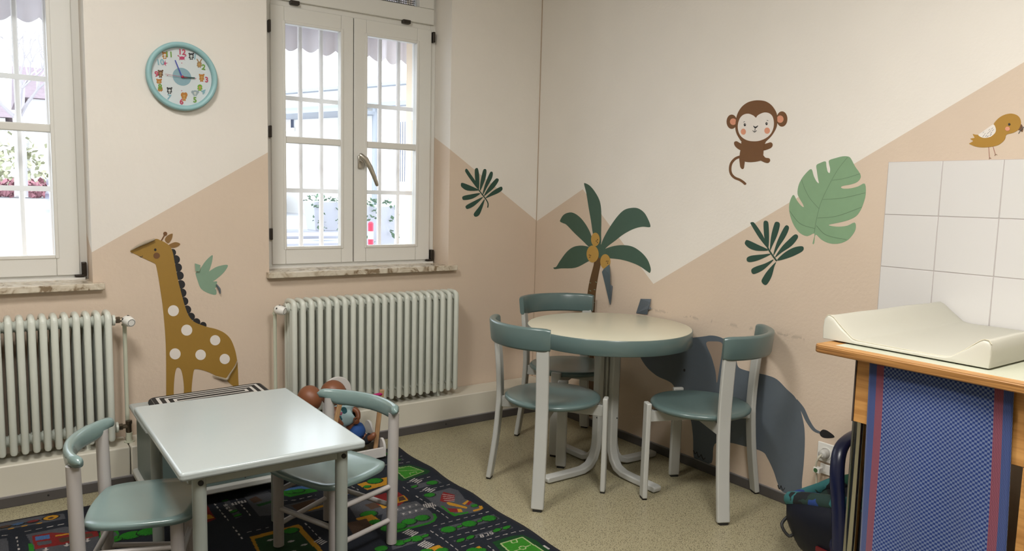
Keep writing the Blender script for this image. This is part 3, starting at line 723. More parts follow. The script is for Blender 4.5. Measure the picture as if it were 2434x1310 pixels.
# ------------------------------------------------------------------ round table
rt = thing('round_table', 'round cream-topped table with teal rim in the room corner', 'table', (-0.403, -1.135, 0))
RT, HT = 0.394, 0.713
build(MB().lathe([(0, HT-0.072), (RT-0.03, HT-0.072), (RT-0.003, HT-0.072), (RT, HT-0.069), (RT, HT-0.004), (RT-0.002, HT-0.0015), (RT-0.004, HT-0.0015)], 96), 'rim', M_TEAL, rt, smooth=50)
build(MB().lathe([(0, HT-0.003), (RT-0.0045, HT-0.003), (RT-0.0045, HT-0.0005), (RT-0.006, HT), (0, HT)], 96), 'table_top', M_LAM, rt, smooth=50)
for k, a in enumerate((-90, 180, 0, 90)):
    M = Matrix.Rotation(math.radians(a), 4, 'Z'); L = 0.362 if a != 0 else 0.345; mb = MB(); vs, fs = [], []
    path = [(0.052, HT-0.074), (0.052, 0.50), (0.052, 0.16), (0.056, 0.115), (0.070, 0.070), (0.098, 0.036), (0.14, 0.021), (0.20, 0.0185), (L-0.012, 0.0185), (L, 0.016)]
    th = 0.030; w = 0.046
    for i, (r_, z) in enumerate(path):
        p, q = path[max(i-1, 0)], path[min(i+1, len(path)-1)]; d = Vector((q[0]-p[0], q[1]-p[1])).normalized(); nr, nz = -d.y, d.x
        tt = th*(0.8 if i == len(path)-1 else 1)
        for s1, s2 in ((-1,-1), (1,-1), (1,1), (-1,1)): vs.append(M @ Vector((r_+nr*s1*tt/2, s2*w/2, max(0.0, z+nz*s1*tt/2))))
    n = len(path)
    fs = [(4*i+j, 4*i+(j+1) % 4, 4*i+4+(j+1) % 4, 4*i+4+j) for i in range(n-1) for j in range(4)] + [(3,2,1,0), (4*n-4,4*n-3,4*n-2,4*n-1)]
    lg = build(mb.add(vs, fs), 'leg', M_CHAIRW, rt, bevel=0.006, smooth=40)
    pl = MB()
    for z in (HT-0.10, 0.27): pl.lathe([(0.0035,0),(0.0035,0.0015),(0,0.002)], 8, 0, M @ Matrix.Translation((0.052+th/2, 0.012, z)) @ Matrix.Rotation(math.radians(90), 4, 'Y'))
    build(pl, 'screw_cap', M_BLACK, lg)
build(MB().box(-0.026, 0.026, -0.026, 0.026, 0.32, HT-0.073), 'core', M_CHAIRW, rt, bevel=0.004)

# ------------------------------------------------------------------ low white table
kt = thing('low_table', 'low white rectangular table standing on the play rug', 'table', (-2.148, -1.217, 0))
KX, KY, KH = 0.279, 0.386, 0.53
def rrect(hx, hy, r, n=5):
    out = []
    for cx, cy, s0 in ((hx-r, hy-r, 0), (-hx+r, hy-r, 1), (-hx+r, -hy+r, 2), (hx-r, -hy+r, 3)):
        for k in range(n+1): q = math.pi/2*(s0+k/n); out.append((cx+r*math.cos(q), cy+r*math.sin(q)))
    return out
build(MB().prism([(x, y, KH-0.026) for x, y in rrect(KX, KY, 0.012)], (0, 0, 0.026)), 'table_top', M_KTOP, kt, bevel=0.008, seg=3, smooth=40)
for sx in (-1, 1):
    for sy in (-1, 1):
        lg = build(MB().tube([(sx*0.217, sy*(KY-0.055), 0.0065), (sx*0.217, sy*(KY-0.055), KH-0.026)], 0.0200, 20), 'leg', M_APRON, kt, smooth=40)
        build(MB().lathe([(0.008,0),(0.008,0.004),(0.003,0.006),(0,0.006)], 12, 0, Matrix.Translation((sx*0.217, sy*(KY-0.0355), KH-0.050)) @ Matrix.Rotation(math.radians(-90*sy), 4, 'X')), 'screw_cap', M_BLACK, lg)
for sy in (-1, 1): build(MB().box(-KX+0.06, KX-0.06, sy*(KY-0.056)-0.010, sy*(KY-0.056)+0.010, KH-0.062, KH-0.027), 'apron', M_APRON, kt, bevel=0.002)
for sx in (-1, 1): build(MB().box(sx*(KX-0.046)-0.010, sx*(KX-0.046)+0.010, -KY+0.07, KY-0.07, KH-0.062, KH-0.027), 'apron', M_APRON, kt, bevel=0.002)

# ------------------------------------------------------------------ small children's chairs
def make_kid_chair(label):
    t = thing('child_chair', label, 'chair', (0,0,0), 0, 'small chairs on the rug'); z0 = 0.0065
    bx, by, fx, fy, H, S = 0.0, 0.172, 0.268, 0.148, 0.508, 0.318
    for s in (-1, 1):
        build(MB().tube([(bx+0.004, s*by, z0), (bx, s*by, 0.3), (bx-0.004, s*by, H)], [0.0195, 0.0205, 0.0195], 18), 'leg', M_KIDLEG, t)
        build(MB().tube([(fx, s*fy, z0), (fx, s*fy, S-0.018)], 0.0195, 18), 'leg', M_KIDLEG, t)
        for z in (0.092, 0.222):
            build(MB().tube([(bx+0.003, s*by, z+0.008), (fx, s*fy, z-0.004)], 0.0095, 12), 'stretcher', M_KIDLEG, t)
    build(MB().tube([(fx, -fy, 0.152), (fx, fy, 0.152)], 0.0095, 12), 'stretcher', M_KIDLEG, t)
    build(MB().tube([(bx+0.003, -by, 0.152), (bx+0.003, by, 0.152)], 0.0095, 12), 'stretcher', M_KIDLEG, t)
    # seat: shield-shaped board, a little dished
    out = crom([(0.005,-0.118),(0.018,-0.150),(0.060,-0.172),(0.13,-0.182),(0.21,-0.183),(0.280,-0.172),(0.316,-0.128),(0.328,0.0),(0.316,0.128),(0.280,0.172),(0.21,0.183),(0.13,0.182),(0.060,0.172),(0.018,0.150),(0.005,0.118),(-0.004,0.0)], 5)
    k = len(out); vs, fs = [], []; c = np.array((0.155, 0.0))
    rings = [(0.985, -0.018), (1.0, -0.009), (0.992, -0.002), (0.965, 0.001), (0.80, -0.003), (0.45, -0.008)]
    for f, dz in rings:
        for p in out: q = c+(p-c)*f; vs.append((q[0], q[1], S+dz))
    for i in range(len(rings)-1):
        for j in range(k): fs.append((i*k+j, i*k+(j+1) % k, (i+1)*k+(j+1) % k, (i+1)*k+j))
    fs += [tuple(range(k))[::-1], tuple(range((len(rings)-1)*k, len(rings)*k))]
    build(MB().add(vs, fs), 'seat', M_KIDTEAL, t, smooth=60)
    # back rail: bent bar, deeper in the middle, rounded knobs at both ends
    n = 26; vs, fs = [], []; K = 14
    for i in range(n+1):
        u = -1+2*i/n; y = 0.212*u; x = -0.002-0.046*(1-(u/0.811)**2)
        e = max(0.0, abs(u)-0.62)/0.38; drop = 0.024*(1-min(1, e*1.9)**2)
        tipf = math.sqrt(max(0.02, 1-(max(0, abs(u)-0.93)/0.07)**2))
        top, bot = 0.019, -0.016-drop; cz = (top+bot)/2; hz = (top-bot)/2*tipf; hx = (0.0185 if abs(u) > 0.8 else 0.0155)*tipf
        for j in range(K):
            q = 2*math.pi*j/K; cx, sz = math.cos(q), math.sin(q)
            vs.append((x+hx*math.copysign(abs(cx)**0.75, cx)-0.10*sz*hz, y, H+0.015+cz*(1 if tipf > 0.5 else 1)+hz*math.copysign(abs(sz)**0.75, sz)))
    for i in range(n):
        for j in range(K): fs.append((K*i+j, K*i+(j+1) % K, K*i+K+(j+1) % K, K*i+K+j))
    fs += [tuple(range(K))[::-1], tuple(range(K*n, K*n+K))]
    build(MB().add(vs, fs), 'back_rail', M_KIDTEAL, t, smooth=60)
    return t
KC = make_kid_chair('small white chair with pale teal seat at the left image edge')
KC.location = (-2.600, -1.150, 0); KC.rotation_euler.z = math.radians(-19)
k2 = copy_tree(KC); k2['label'] = 'small white chair with pale teal seat right of the low table'
k2.location = (-1.690, -1.146, 0); k2.rotation_euler.z = math.radians(180+21)

# ------------------------------------------------------------------ low chest behind the table, striped cushion on it
M_CHEST = mat('chest_teal', (0.115, 0.16, 0.15), 0.4)
ch = thing('low_chest', 'low teal storage chest with white lid between radiator and low table', 'chest', (-2.06, -0.405, 0.0065))
build(MB().box(-0.27, 0.27, -0.185, 0.185, 0.075, 0.345), 'body', M_CHEST, ch, bevel=0.004)
build(MB().prism([(x, y, 0.345) for x, y in rrect(0.295, 0.215, 0.015)], (0, 0, 0.022)), 'lid', M_KTOP, ch, bevel=0.007, smooth=40)
build(MB().prism([(x, y, 0.046) for x, y in rrect(0.290, 0.205, 0.015)], (0, 0, 0.030)), 'base_frame', M_CHAIRW, ch, bevel=0.007, smooth=40)
for sx in (-1, 1):
    for sy in (-1, 1): build(MB().lathe([(0.02,0),(0.022,0.02),(0.022,0.03),(0.016,0.046)], 12, 0, Matrix.Translation((sx*0.24, sy*0.16, 0))), 'foot', M_BLACK, ch)
for x in (-0.09, 0.09): build(MB().box(x-0.002, x+0.002, -0.187, -0.184, 0.085, 0.335), 'panel_joint', M_BLACK, ch, smooth=0)
build(MB().box(-0.274, -0.268, -0.185, -0.15, 0.085, 0.335), 'corner_strip', M_CHEST, ch, bevel=0.002)
def stripes():
    m, t, b = nt('black_white_stripes'); N, L = t.nodes, t.links; e = NX(t)
    tc = N.new('ShaderNodeTexCoord'); sp = N.new('ShaderNodeSeparateXYZ'); L.new(tc.outputs['Object'], sp.inputs[0])
    x, y, z = sp.outputs
    d = e.op('MINIMUM', e.op('SUBTRACT', 0.245, e.op('ABSOLUTE', x)), e.op('SUBTRACT', 0.115, e.op('ABSOLUTE', y)))
    f = e.op('LESS_THAN', e.op('FRACT', e.op('MULTIPLY', d, 1/0.030)), 0.42)
    f = e.op('MULTIPLY', f, e.op('GREATER_THAN', d, 0.012))
    mx = N.new('ShaderNodeMix'); mx.data_type = 'RGBA'; mx.inputs[6].default_value = (0.010, 0.010, 0.011, 1); mx.inputs[7].default_value = (0.55, 0.53, 0.50, 1)
    L.new(f, mx.inputs[0]); L.new(mx.outputs[2], b.inputs['Base Color']); b.inputs['Roughness'].default_value = 0.7
    return m
cu = build(MB().prism([(x, y, 0.0) for x, y in rrect(0.245, 0.115, 0.035)], (0, 0, 0.034)), 'striped_cushion', stripes(), bevel=0.016, seg=3, smooth=50)
cu.location = (-2.048, -0.372, 0.3800); cu.rotation_euler = (0, math.radians(-1.4), math.radians(-1))
tag(cu, 'black and white striped flat cushion lying on the low chest', 'cushion')

# ------------------------------------------------------------------ changing table, pad, towel
ct = thing('changing_table', 'wooden changing table with chrome legs against the tiled wall', 'table', (-0.41, -2.93, 0))
Bc = lambda mb, n, m, p=ct, **k: build(mb, n, m, p, world=True, **k)
CH, CF, CL, CR = 0.90, -0.815, -2.478, -3.42
Bc(MB().prism([(-0.412+x, (CL+CR)/2+y, CH-0.024) for x, y in rrect(0.403, (CL-CR)/2, 0.022)], (0, 0, 0.0235)), 'table_top', M_PLYEDGE, bevel=0.004, seg=3, smooth=40)
Bc(MB().prism([(-0.412+x, (CL+CR)/2+y, CH-0.0006) for x, y in rrect(0.4015, (CL-CR)/2-0.0015, 0.021)], (0, 0, 0.0006)), 'wood_border', M_PLY, smooth=0)
Bc(MB().box(-0.775, -0.02, CR+0.05, CL-0.05, CH, CH+0.0005), 'laminate', mat('speckled_laminate', (0.55, 0.56, 0.44), 0.35, var=0.08, vscale=300), smooth=0)
Bc(MB().box(-0.755, -0.735, CR+0.1, -2.587, 0.680, 0.876), 'apron', M_PLY, bevel=0.002)
Bc(MB().box(-0.735, -0.05, -2.607, -2.587, 0.680, 0.876), 'apron', M_PLY, bevel=0.002)
M_DKEDGE = mat('edge_shade', (0.05, 0.035, 0.03), 0.5)
Bc(MB().box(-0.757, -0.733, -2.587, -2.583, 0.680, 0.876), 'edge_shade_strip', M_DKEDGE, smooth=0)  # dark strip standing in for the shadow along the apron's left edge
for x, y in ((-0.700, -2.579), (-0.045, -2.58), (-0.700, CR+0.14), (-0.06, CR+0.14)):
    lg = Bc(MB().tube([(x, y, 0.0), (x, y, 0.68)], 0.0215, 24), 'leg', M_CHROME)
    Bc(MB().tube([(x, y, 0.0), (x, y, 0.012)], 0.029, 20), 'foot_cap', M_BLACK, lg)
Bc(MB().box(-0.755, -0.05, -3.055, -3.035, 0.02, 0.68), 'divider', M_PLY, bevel=0.002)
Bc(MB().box(-0.70, -0.05, CR+0.1, -3.055, 0.10, 0.12), 'lower_shelf', M_PLY, bevel=0.002)

M_PAD = mat('cream_vinyl', (0.50, 0.488, 0.415), 0.42, bump=0.05, bscale=40, var=0.03, vscale=6)
def pad():
    y0, y1 = -2.452, -2.928
    prof = [(0.0, 0.004), (-0.001, 0.045), (0.002, 0.067), (0.010, 0.0765), (0.020, 0.0775), (0.030, 0.0725), (0.060, 0.045), (0.095, 0.0175), (0.108, 0.0145), (0.13, 0.0135), (0.238, 0.0130), (0.345, 0.0135), (0.367, 0.0145), (0.380, 0.0175), (0.415, 0.045), (0.446, 0.0725), (0.456, 0.0775), (0.466, 0.0765), (0.474, 0.067), (0.477, 0.045), (0.476, 0.004)]
    xs = [-0.726, -0.7235, -0.716, -0.68, -0.55, -0.40, -0.25, -0.10, -0.03, -0.018, -0.014]
    ins = [0.80, 0.94, 1.0, 1.0, 1.0, 1.0, 1.0, 1.0, 1.0, 0.94, 0.80]
    vs, fs = [], []; k = len(prof); n = len(xs)
    for x, s in zip(xs, ins):
        for j, (d, z) in enumerate(prof):
            c = 0.238+(d-0.238)*(1-(1-s)*0.03); wob = 0.0015*math.sin(x*23+d*31)
            vs.append((x, y0-c, CH+0.001+z*s+(wob if 1 < j < k-2 else 0)))
    for i in range(n-1):
        for j in range(k-1): fs.append((i*k+j, i*k+j+1, (i+1)*k+j+1, (i+1)*k+j))
        fs.append((i*k+k-1, i*k, (i+1)*k, (i+1)*k+k-1))
    fs += [tuple(range(k)), tuple(range((n-1)*k, n*k))[::-1]]
    t = thing('changing_pad', 'cream wedge-sided changing pad on the wooden changing table', 'changing pad', (-0.37, -2.69, CH))
    build(MB().add(vs, fs), 'cushion', M_PAD, t, world=True, smooth=50, bevel=0.002)
    seam = [(-0.7195, y0-d, CH+0.0015+z) for d, z in prof[2:-2]]
    build(MB().tube(seam, 0.0013, 6), 'seam', mat('vinyl_seam', (0.58, 0.55, 0.43), 0.5), t, world=True)
pad()
def towel_mat():
    m, t, b = nt('checked_terry'); N, L = t.nodes, t.links; e = NX(t)
    uv = N.new('ShaderNodeUVMap'); uv.uv_map = 'cloth'; sp = N.new('ShaderNodeSeparateXYZ'); L.new(uv.outputs[0], sp.inputs[0])
    u, v = sp.outputs[0], sp.outputs[1]
    ck = N.new('ShaderNodeTexChecker'); ck.inputs['Scale'].default_value = 1/0.0060
    cbv = N.new('ShaderNodeCombineXYZ'); L.new(u, cbv.inputs[0]); L.new(v, cbv.inputs[1]); cbv.inputs[2].default_value = 0.001
    L.new(cbv.outputs[0], ck.inputs['Vector'])
    ck.inputs['Color1'].default_value = (0.125, 0.165, 0.285, 1); ck.inputs['Color2'].default_value = (0.010, 0.030, 0.150, 1)
    d = e.op('MINIMUM', u, e.op('SUBTRACT', 0.372, u))
    wv = e.op('ADD', 0.75, e.op('MULTIPLY', 0.25, e.op('SINE', e.op('ADD', e.op('MULTIPLY', d, 1700.0), e.op('SINE', e.op('MULTIPLY', v, 500.0))))))
    def mixc(fac, a, bcol):
        mx = N.new('ShaderNodeMix'); mx.data_type = 'RGBA'; L.new(fac, mx.inputs[0])
        if isinstance(a, tuple): mx.inputs[6].default_value = (*a, 1)
        else: L.new(a, mx.inputs[6])
        if isinstance(bcol, tuple): mx.inputs[7].default_value = (*bcol, 1)
        else: L.new(bcol, mx.inputs[7])
        return mx.outputs[2]
    col = mixc(e.op('LESS_THAN', d, 0.043), ck.outputs['Color'], (0.24, 0.070, 0.105))
    col = mixc(e.op('LESS_THAN', d, 0.022), col, (0.055, 0.085, 0.235))
    mv = N.new('ShaderNodeMix'); mv.data_type = 'RGBA'; mv.blend_type = 'MULTIPLY'
    L.new(e.op('LESS_THAN', d, 0.043), mv.inputs[0]); L.new(col, mv.inputs[6])
    cc = N.new('ShaderNodeCombineColor'); [L.new(wv, cc.inputs[i]) for i in range(3)]; L.new(cc.outputs[0], mv.inputs[7])
    L.new(mv.outputs[2], b.inputs['Base Color']); b.inputs['Roughness'].default_value = 0.95; b.inputs['Specular IOR Level'].default_value = 0.1
    b.inputs['Sheen Weight'].default_value = 0.3
    n = N.new('ShaderNodeTexNoise'); n.inputs['Scale'].default_value = 900; L.new(uv.outputs[0], n.inputs['Vector'])
    bp = N.new('ShaderNodeBump'); bp.inputs['Strength'].default_value = 0.4; bp.inputs['Distance'].default_value = 0.002
    L.new(n.outputs['Fac'], bp.inputs['Height']); L.new(bp.outputs[0], b.inputs['Normal'])
    return m
def towel():
    nu, nv = 60, 70; W, Hh = 0.372, 0.70; vs, fs, uvs = [], [], []
    for j in range(nv+1):
        v = j/nv
        for i in range(nu+1):
            u = i/nu; y = -2.632-u*W-0.020*v-0.012*v*u; z = 0.872-v*Hh
            x = -0.770+0.010*math.sin(u*7.0+v*3.2+0.6)*(0.15+v)+0.006*math.sin(u*17-v*5)*v-0.010*v
            x = min(x, -0.7585)
            vs.append((x, y, z)); uvs.append((u*W, v*Hh))
    for j in range(nv):
        for i in range(nu): a = j*(nu+1)+i; fs.append((a, a+1, a+nu+2, a+nu+1))
    o = build(MB().add(vs, fs), 'checked_towel', towel_mat(), smooth=80)
    uvl = o.data.uv_layers.new(name='cloth')
    for lp in o.data.loops: uvl.data[lp.index].uv = uvs[lp.vertex_index]
    sm = o.modifiers.new('solid', 'SOLIDIFY'); sm.thickness = 0.003; sm.offset = 1
    tag(o, 'blue checked terry towel with pink stripes hanging from the changing table', 'towel')
towel()

# ------------------------------------------------------------------ power socket with plug and cable on the right wall
so = thing('wall_socket', 'white double wall socket below the elephant tail', 'socket', (0, -2.06, 0.23))
Bs = lambda mb, n, m, p=so, **k: build(mb, n, m, p, world=True, **k)
Bs(MB().box(-0.010, 0, -2.100, -2.019, 0.245, 0.326), 'plate', M_VALVE, bevel=0.003)
Bs(MB().lathe([(0.026,0),(0.026,0.003),(0.022,0.003),(0.022,0.0005),(0,0.0005)], 24, 0, Matrix.Translation((-0.010, -2.058, 0.284)) @ Matrix.Rotation(math.radians(-90), 4, 'Y')), 'socket_ring', M_VALVE)
Bs(MB().box(-0.008, 0, -2.100, -2.035, 0.192, 0.236), 'lower_plate', M_VALVE, bevel=0.003)
pg = thing('power_plug', 'pale plug with cord in the wall socket beside the infant seat', 'plug', (-0.03, -2.058, 0.27))
Bp = lambda mb, n, m, p=pg, **k: build(mb, n, m, p, world=True, **k)
Bp(MB().lathe([(0.019,0),(0.020,0.006),(0.018,0.024),(0.010,0.030),(0,0.030)], 20, 0, Matrix.Translation((-0.0125, -2.058, 0.284)) @ Matrix.Rotation(math.radians(-90), 4, 'Y')), 'plug_body', mat('plug_grey', (0.52, 0.51, 0.48), 0.45))
Bp(MB().tube(crom([(-0.04,-2.058,0.283),(-0.052,-2.052,0.270),(-0.050,-2.043,0.24),(-0.040,-2.041,0.20),(-0.035,-2.043,0.12),(-0.045,-2.06,0.05),(-0.06,-2.12,0.012),(-0.08,-2.20,0.006)], 6, False), 0.0042, 8), 'cord', mat('cord_cream', (0.60, 0.57, 0.46), 0.5))
tg = Bp(MB().box(-0.056, -0.030, -2.062, -2.034, 0.205, 0.228), 'cord_tag', M_VALVE, bevel=0.002)
Bp(MB().lathe([(0.009,0),(0.009,0.0012),(0,0.0012)], 16, 0, Matrix.Translation((-0.0562, -2.046, 0.2165)) @ Matrix.Rotation(math.radians(-90), 4, 'Y')), 'tag_print', mat('tag_green', (0.05, 0.13, 0.05), 0.5), tg)

# ------------------------------------------------------------------ infant car seat under the changing table
def fabric_pattern():
    m, t, b = nt('dark_patterned_fabric'); N, L = t.nodes, t.links
    tc = N.new('ShaderNodeTexCoord')
    nz = N.new('ShaderNodeTexNoise'); nz.inputs['Scale'].default_value = 14; L.new(tc.outputs['Object'], nz.inputs['Vector'])
    mxv = N.new('ShaderNodeMix'); mxv.data_type = 'VECTOR'; mxv.inputs[0].default_value = 0.08
    L.new(tc.outputs['Object'], mxv.inputs[4]); L.new(nz.outputs['Color'], mxv.inputs[5])
    vo = N.new('ShaderNodeTexVoronoi'); vo.inputs['Scale'].default_value = 15; L.new(mxv.outputs[1], vo.inputs['Vector'])
    sp = N.new('ShaderNodeSeparateColor'); L.new(vo.outputs['Color'], sp.inputs[0])
    r = N.new('ShaderNodeValToRGB'); r.color_ramp.interpolation = 'CONSTANT'; cr = r.color_ramp
    cr.elements[0].position = 0; cr.elements[0].color = (0.006, 0.009, 0.012, 1)
    cr.elements[1].position = 0.40; cr.elements[1].color = (0.012, 0.035, 0.03, 1)
    for p, c in ((0.52, (0.03, 0.16, 0.17, 1)), (0.62, (0.015, 0.05, 0.22, 1)), (0.72, (0.30, 0.19, 0.07, 1)), (0.79, (0.15, 0.03, 0.02, 1)), (0.86, (0.01, 0.07, 0.04, 1)), (0.93, (0.006, 0.008, 0.012, 1))):
        x = cr.elements.new(p); x.color = c
    L.new(sp.outputs[0], r.inputs[0]); L.new(r.outputs[0], b.inputs['Base Color']); b.inputs['Roughness'].default_value = 0.85
    return m
cs = thing('infant_car_seat', 'dark navy infant car seat with patterned cover under the changing table', 'car seat', (-0.315, -2.42, 0))
Bk = lambda mb, n, m, p=cs, **k: build(mb, n, m, p, world=True, **k)
M_SHELL = mat('navy_shell', (0.003, 0.0045, 0.012), 0.55, spec=0.3); M_HANDLE = mat('navy_handle', (0.006, 0.010, 0.045), 0.28)
def seat_shell():
    xc = -0.315; sh = -0.118
    st = [(-2.055, 0.135, 0.200, 0.10), (-2.085, 0.090, 0.225, 0.145), (-2.13, 0.040, 0.245, 0.175), (-2.20, 0.008, 0.270, 0.195), (-2.30, 0.0, 0.295, 0.205), (-2.40, 0.004, 0.320, 0.205), (-2.50, 0.030, 0.350, 0.20), (-2.58, 0.10, 0.38, 0.18), (-2.62, 0.20, 0.40, 0.13)]
    st = [(a+sh, b, c_, d) for a, b, c_, d in st]
    vs, fs = [], []; K = 14
    for y, zb, zt, hw in st:
        for j in range(K+1):
            q = math.pi*j/K; cx = math.cos(q); sz = math.sin(q)
            vs.append((xc-hw*math.copysign(abs(cx)**0.7, cx), y, zt-(zt-zb)*abs(sz)**0.75))
    n = len(st)
    for i in range(n-1):
        for j in range(K): fs.append((i*(K+1)+j, i*(K+1)+j+1, (i+1)*(K+1)+j+1, (i+1)*(K+1)+j))
    o = Bk(MB().add(vs, fs), 'shell', M_SHELL, smooth=60); s = o.modifiers.new('solid', 'SOLIDIFY'); s.thickness = 0.012; s.offset = 1
    # padded cover: rolled rim and sunken middle
    rim = [(xc-hw*0.94, y, zt+0.012) for y, zb, zt, hw in st] + [(xc+hw*0.94, y, zt+0.012) for y, zb, zt, hw in st[::-1]]
    MF = fabric_pattern()
    c = [Vector(p) for p in rim]; cc = []
    for i in range(len(c)):
        for q in range(3): cc.append(c[i].lerp(c[(i+1) % len(c)], q/3))
    cc.append(cc[0])
    Bk(MB().tube(cc, 0.027, 10, caps=False), 'cover_rim', MF, smooth=70)
    vs, fs = [], []
    for y, zb, zt, hw in st:
        for j in range(9):
            u = -1+2*j/8; vs.append((xc+u*hw*0.93, y, zt+0.010-(0.075 if -2.55 < y-sh < -2.1 else 0.02)*(1-u*u)))
    for i in range(n-1):
        for j in range(8): fs.append((i*9+j, i*9+j+1, (i+1)*9+j+1, (i+1)*9+j))
    Bk(MB().add(vs, fs), 'padding', MF, smooth=70)
    for sx in (-1, 1):
        Bk(MB().lathe([(0.0,0),(0.045,0.0),(0.045,0.012),(0.036,0.020),(0,0.021)], 24, 0, Matrix.Translation((xc+sx*0.203, -2.335+sh, 0.165)) @ Matrix.Rotation(math.radians(90*sx), 4, 'Y')), 'pivot', M_HANDLE)
    y = -2.335+sh; x = 0.228
    pts = [(xc-x, y, 0.165), (xc-x, y+0.012, 0.30), (xc-x*0.98, y+0.03, 0.42), (xc-x*0.82, y+0.045, 0.495), (xc-x*0.5, y+0.05, 0.525), (xc, y+0.05, 0.530), (xc+x*0.5, y+0.05, 0.525), (xc+x*0.82, y+0.045, 0.495), (xc+x*0.98, y+0.03, 0.42), (xc+x, y+0.012, 0.30), (xc+x, y, 0.165)]
    Bk(MB().tube(crom(pts, 5, False), 0.019, 14, sx=1.35, sy=0.8, ref=(0, 1, 0)), 'handle', M_HANDLE, smooth=70)
    lb = Bk(MB().box(xc-0.206, xc-0.196, -2.30+sh, -2.235+sh, 0.118, 0.132), 'badge', mat('badge_red', (0.11, 0.006, 0.008), 0.5), smooth=0)
    Bk(MB().box(xc-0.206, xc-0.196, -2.30+sh, -2.27+sh, 0.104, 0.110), 'badge_line', mat('badge_grey', (0.3, 0.3, 0.3), 0.5), lb, smooth=0)
    Bk(MB().tube(crom([(xc-0.12,-2.075+sh,0.17),(xc-0.165,-2.07+sh,0.14),(xc-0.16,-2.10+sh,0.105),(xc-0.14,-2.12+sh,0.13)], 5, False), 0.006, 8), 'strap', M_BLACK)
seat_shell()

# ------------------------------------------------------------------ wall stickers: thin cut vinyl on the wall
def flat(name, col, rough=0.55, alpha=1.0): return mat('vinyl_'+name, col, rough, var=0.05, vscale=25, alpha=alpha)
V_OCHRE, V_BROWN, V_BLACK, V_WHITE = flat('ochre', (0.30, 0.17, 0.025)), flat('brown', (0.145, 0.062, 0.018)), flat('black', (0.012, 0.012, 0.014)), flat('white', (0.72, 0.67, 0.62))
V_TAN, V_PINK, V_GREEN, V_SAGE = flat('tan', (0.22, 0.115, 0.03)), flat('pink', (0.62, 0.27, 0.165)), flat('deep_green', (0.016, 0.058, 0.038)), flat('sage', (0.20, 0.31, 0.22))
V_MONST = flat('monstera', (0.235, 0.385, 0.225), alpha=0.86); V_VEIN = flat('vein', (0.10, 0.17, 0.095)); V_SLATE = flat('slate', (0.100, 0.122, 0.145)); V_BACK = flat('backing', (0.36, 0.30, 0.22), 0.3)
V_PALM = flat('palm_green', (0.045, 0.095, 0.065)); V_COCO = flat('coconut', (0.46, 0.27, 0.055)); V_TRUNK = flat('trunk', (0.10, 0.048, 0.012)); V_BEAK = flat('beak', (0.12, 0.055, 0.02)); V_BIRD = flat('bird_ochre', (0.36, 0.19, 0.02))
class Sticker:
    def __init__(s, wall, crop, scale, name, label, cat='wall sticker', group='animal and leaf wall stickers'):
        s.wall, s.crop, s.scale, s.n = wall, crop, scale, 0
        s.name, s.label, s.cat, s.group, s.t = name, label, cat, group, None
    def px(s, p): return (s.crop[0]+p[0]/s.scale, s.crop[1]+p[1]/s.scale)
    def p3(s, p, off):
        u, v = s.px(p)
        return ony(u, v, -off) if s.wall == 'L' else onx(u, v, -off)
    def root(s, pts):
        q = [s.p3(p, 0) for p in pts]; c = np.mean(q, axis=0)
        s.t = thing(s.name, s.label, s.cat, (c[0], c[1], min(p[2] for p in q)), 0, s.group)
    def part(s, name, m, outlines, smooth=True, parent=None, lift=None, n=5):
        outs = [crom(o, n) if smooth else o for o in outlines]
        if s.t is None: s.root(outs[0])
        mb = MB()
        for o in outs:
            s.n += 1; off = 0.0006+0.00012*s.n
            k = np.array((0, 1, 0)) if s.wall == 'L' else np.array((1, 0, 0))
            mb.prism([s.p3(p, off if lift is None else lift) for p in o], k*(off-0.00005) if lift is None else k*0.0006)
        return build(mb, name, m, parent or s.t, world=True, smooth=0)
    def curl(s, name, m, pts, r, n=10):               # loose, curled-up edge standing off the wall
        q = [s.p3(p, 0.006+(r if not isinstance(r, (list, tuple)) else max(r))) for p in pts]
        return build(MB().tube(crom(q, 4, False), r if not isinstance(r, (list, tuple)) else list(np.interp(np.linspace(0,1,4*(len(pts)-1)+1), np.linspace(0,1,len(r)), r)), n), name, m, s.t, world=True)

# giraffe
g = Sticker('L', (290, 540), 3.1195, 'giraffe_sticker', 'ochre giraffe wall sticker with white spots between the windows')
gb = [(62,175),(110,205),(180,240),(240,268),(254,290),(268,360),(284,460),(302,585),(315,720),(323,830),(327,950),(328,1100),(328,1240),(330,1290),(382,1290),(383,1220),(386,1150),(393,1085),(404,1048),(420,1040),(438,1058),(452,1112),(460,1190),(462,1280),(515,1280),(516,1200),(523,1120),(532,1065),(546,1052),(590,1058),(650,1078),(700,1102),(760,1120),(800,1160),(860,1195),(862,1120),(858,1030),(850,965),(835,900),(805,830),(760,785),(700,757),(630,740),(560,715),(520,690),(490,648),(465,580),(440,490),(415,390),(392,270),(377,190),(360,148),(330,120),(290,100),(245,88),(150,125)]
mane = [(374,188,27),(398,240,32),(413,300,32),(426,360,32),(436,425,32),(446,488,32),(461,550,31),(482,612,31),(512,664,29),(553,704,28),(602,728,25)]
g.root(gb)
g.part('mane', V_BLACK, [ell(x, y, r, r) for x, y, r in mane], False)
g.part('ear', V_TAN, [[(318,95),(335,65),(372,48),(375,65),(365,95),(342,120)]]); g.part('ear', V_TAN, [[(345,135),(375,117),(405,112),(432,126),(405,148),(365,153)]])
g.part('horn', V_BROWN, [strip([(290,105),(305,78),(320,52)], 9), ell(321, 49, 15, 15)], False)
g.part('body', V_OCHRE, [gb], n=4)
for x, y, r in ((381,620,41),(480,764,41),(691,839,38),(394,940,41),(583,947,39),(762,978,38)): g.part('spot', V_WHITE, [ell(x, y, r, r)], False)
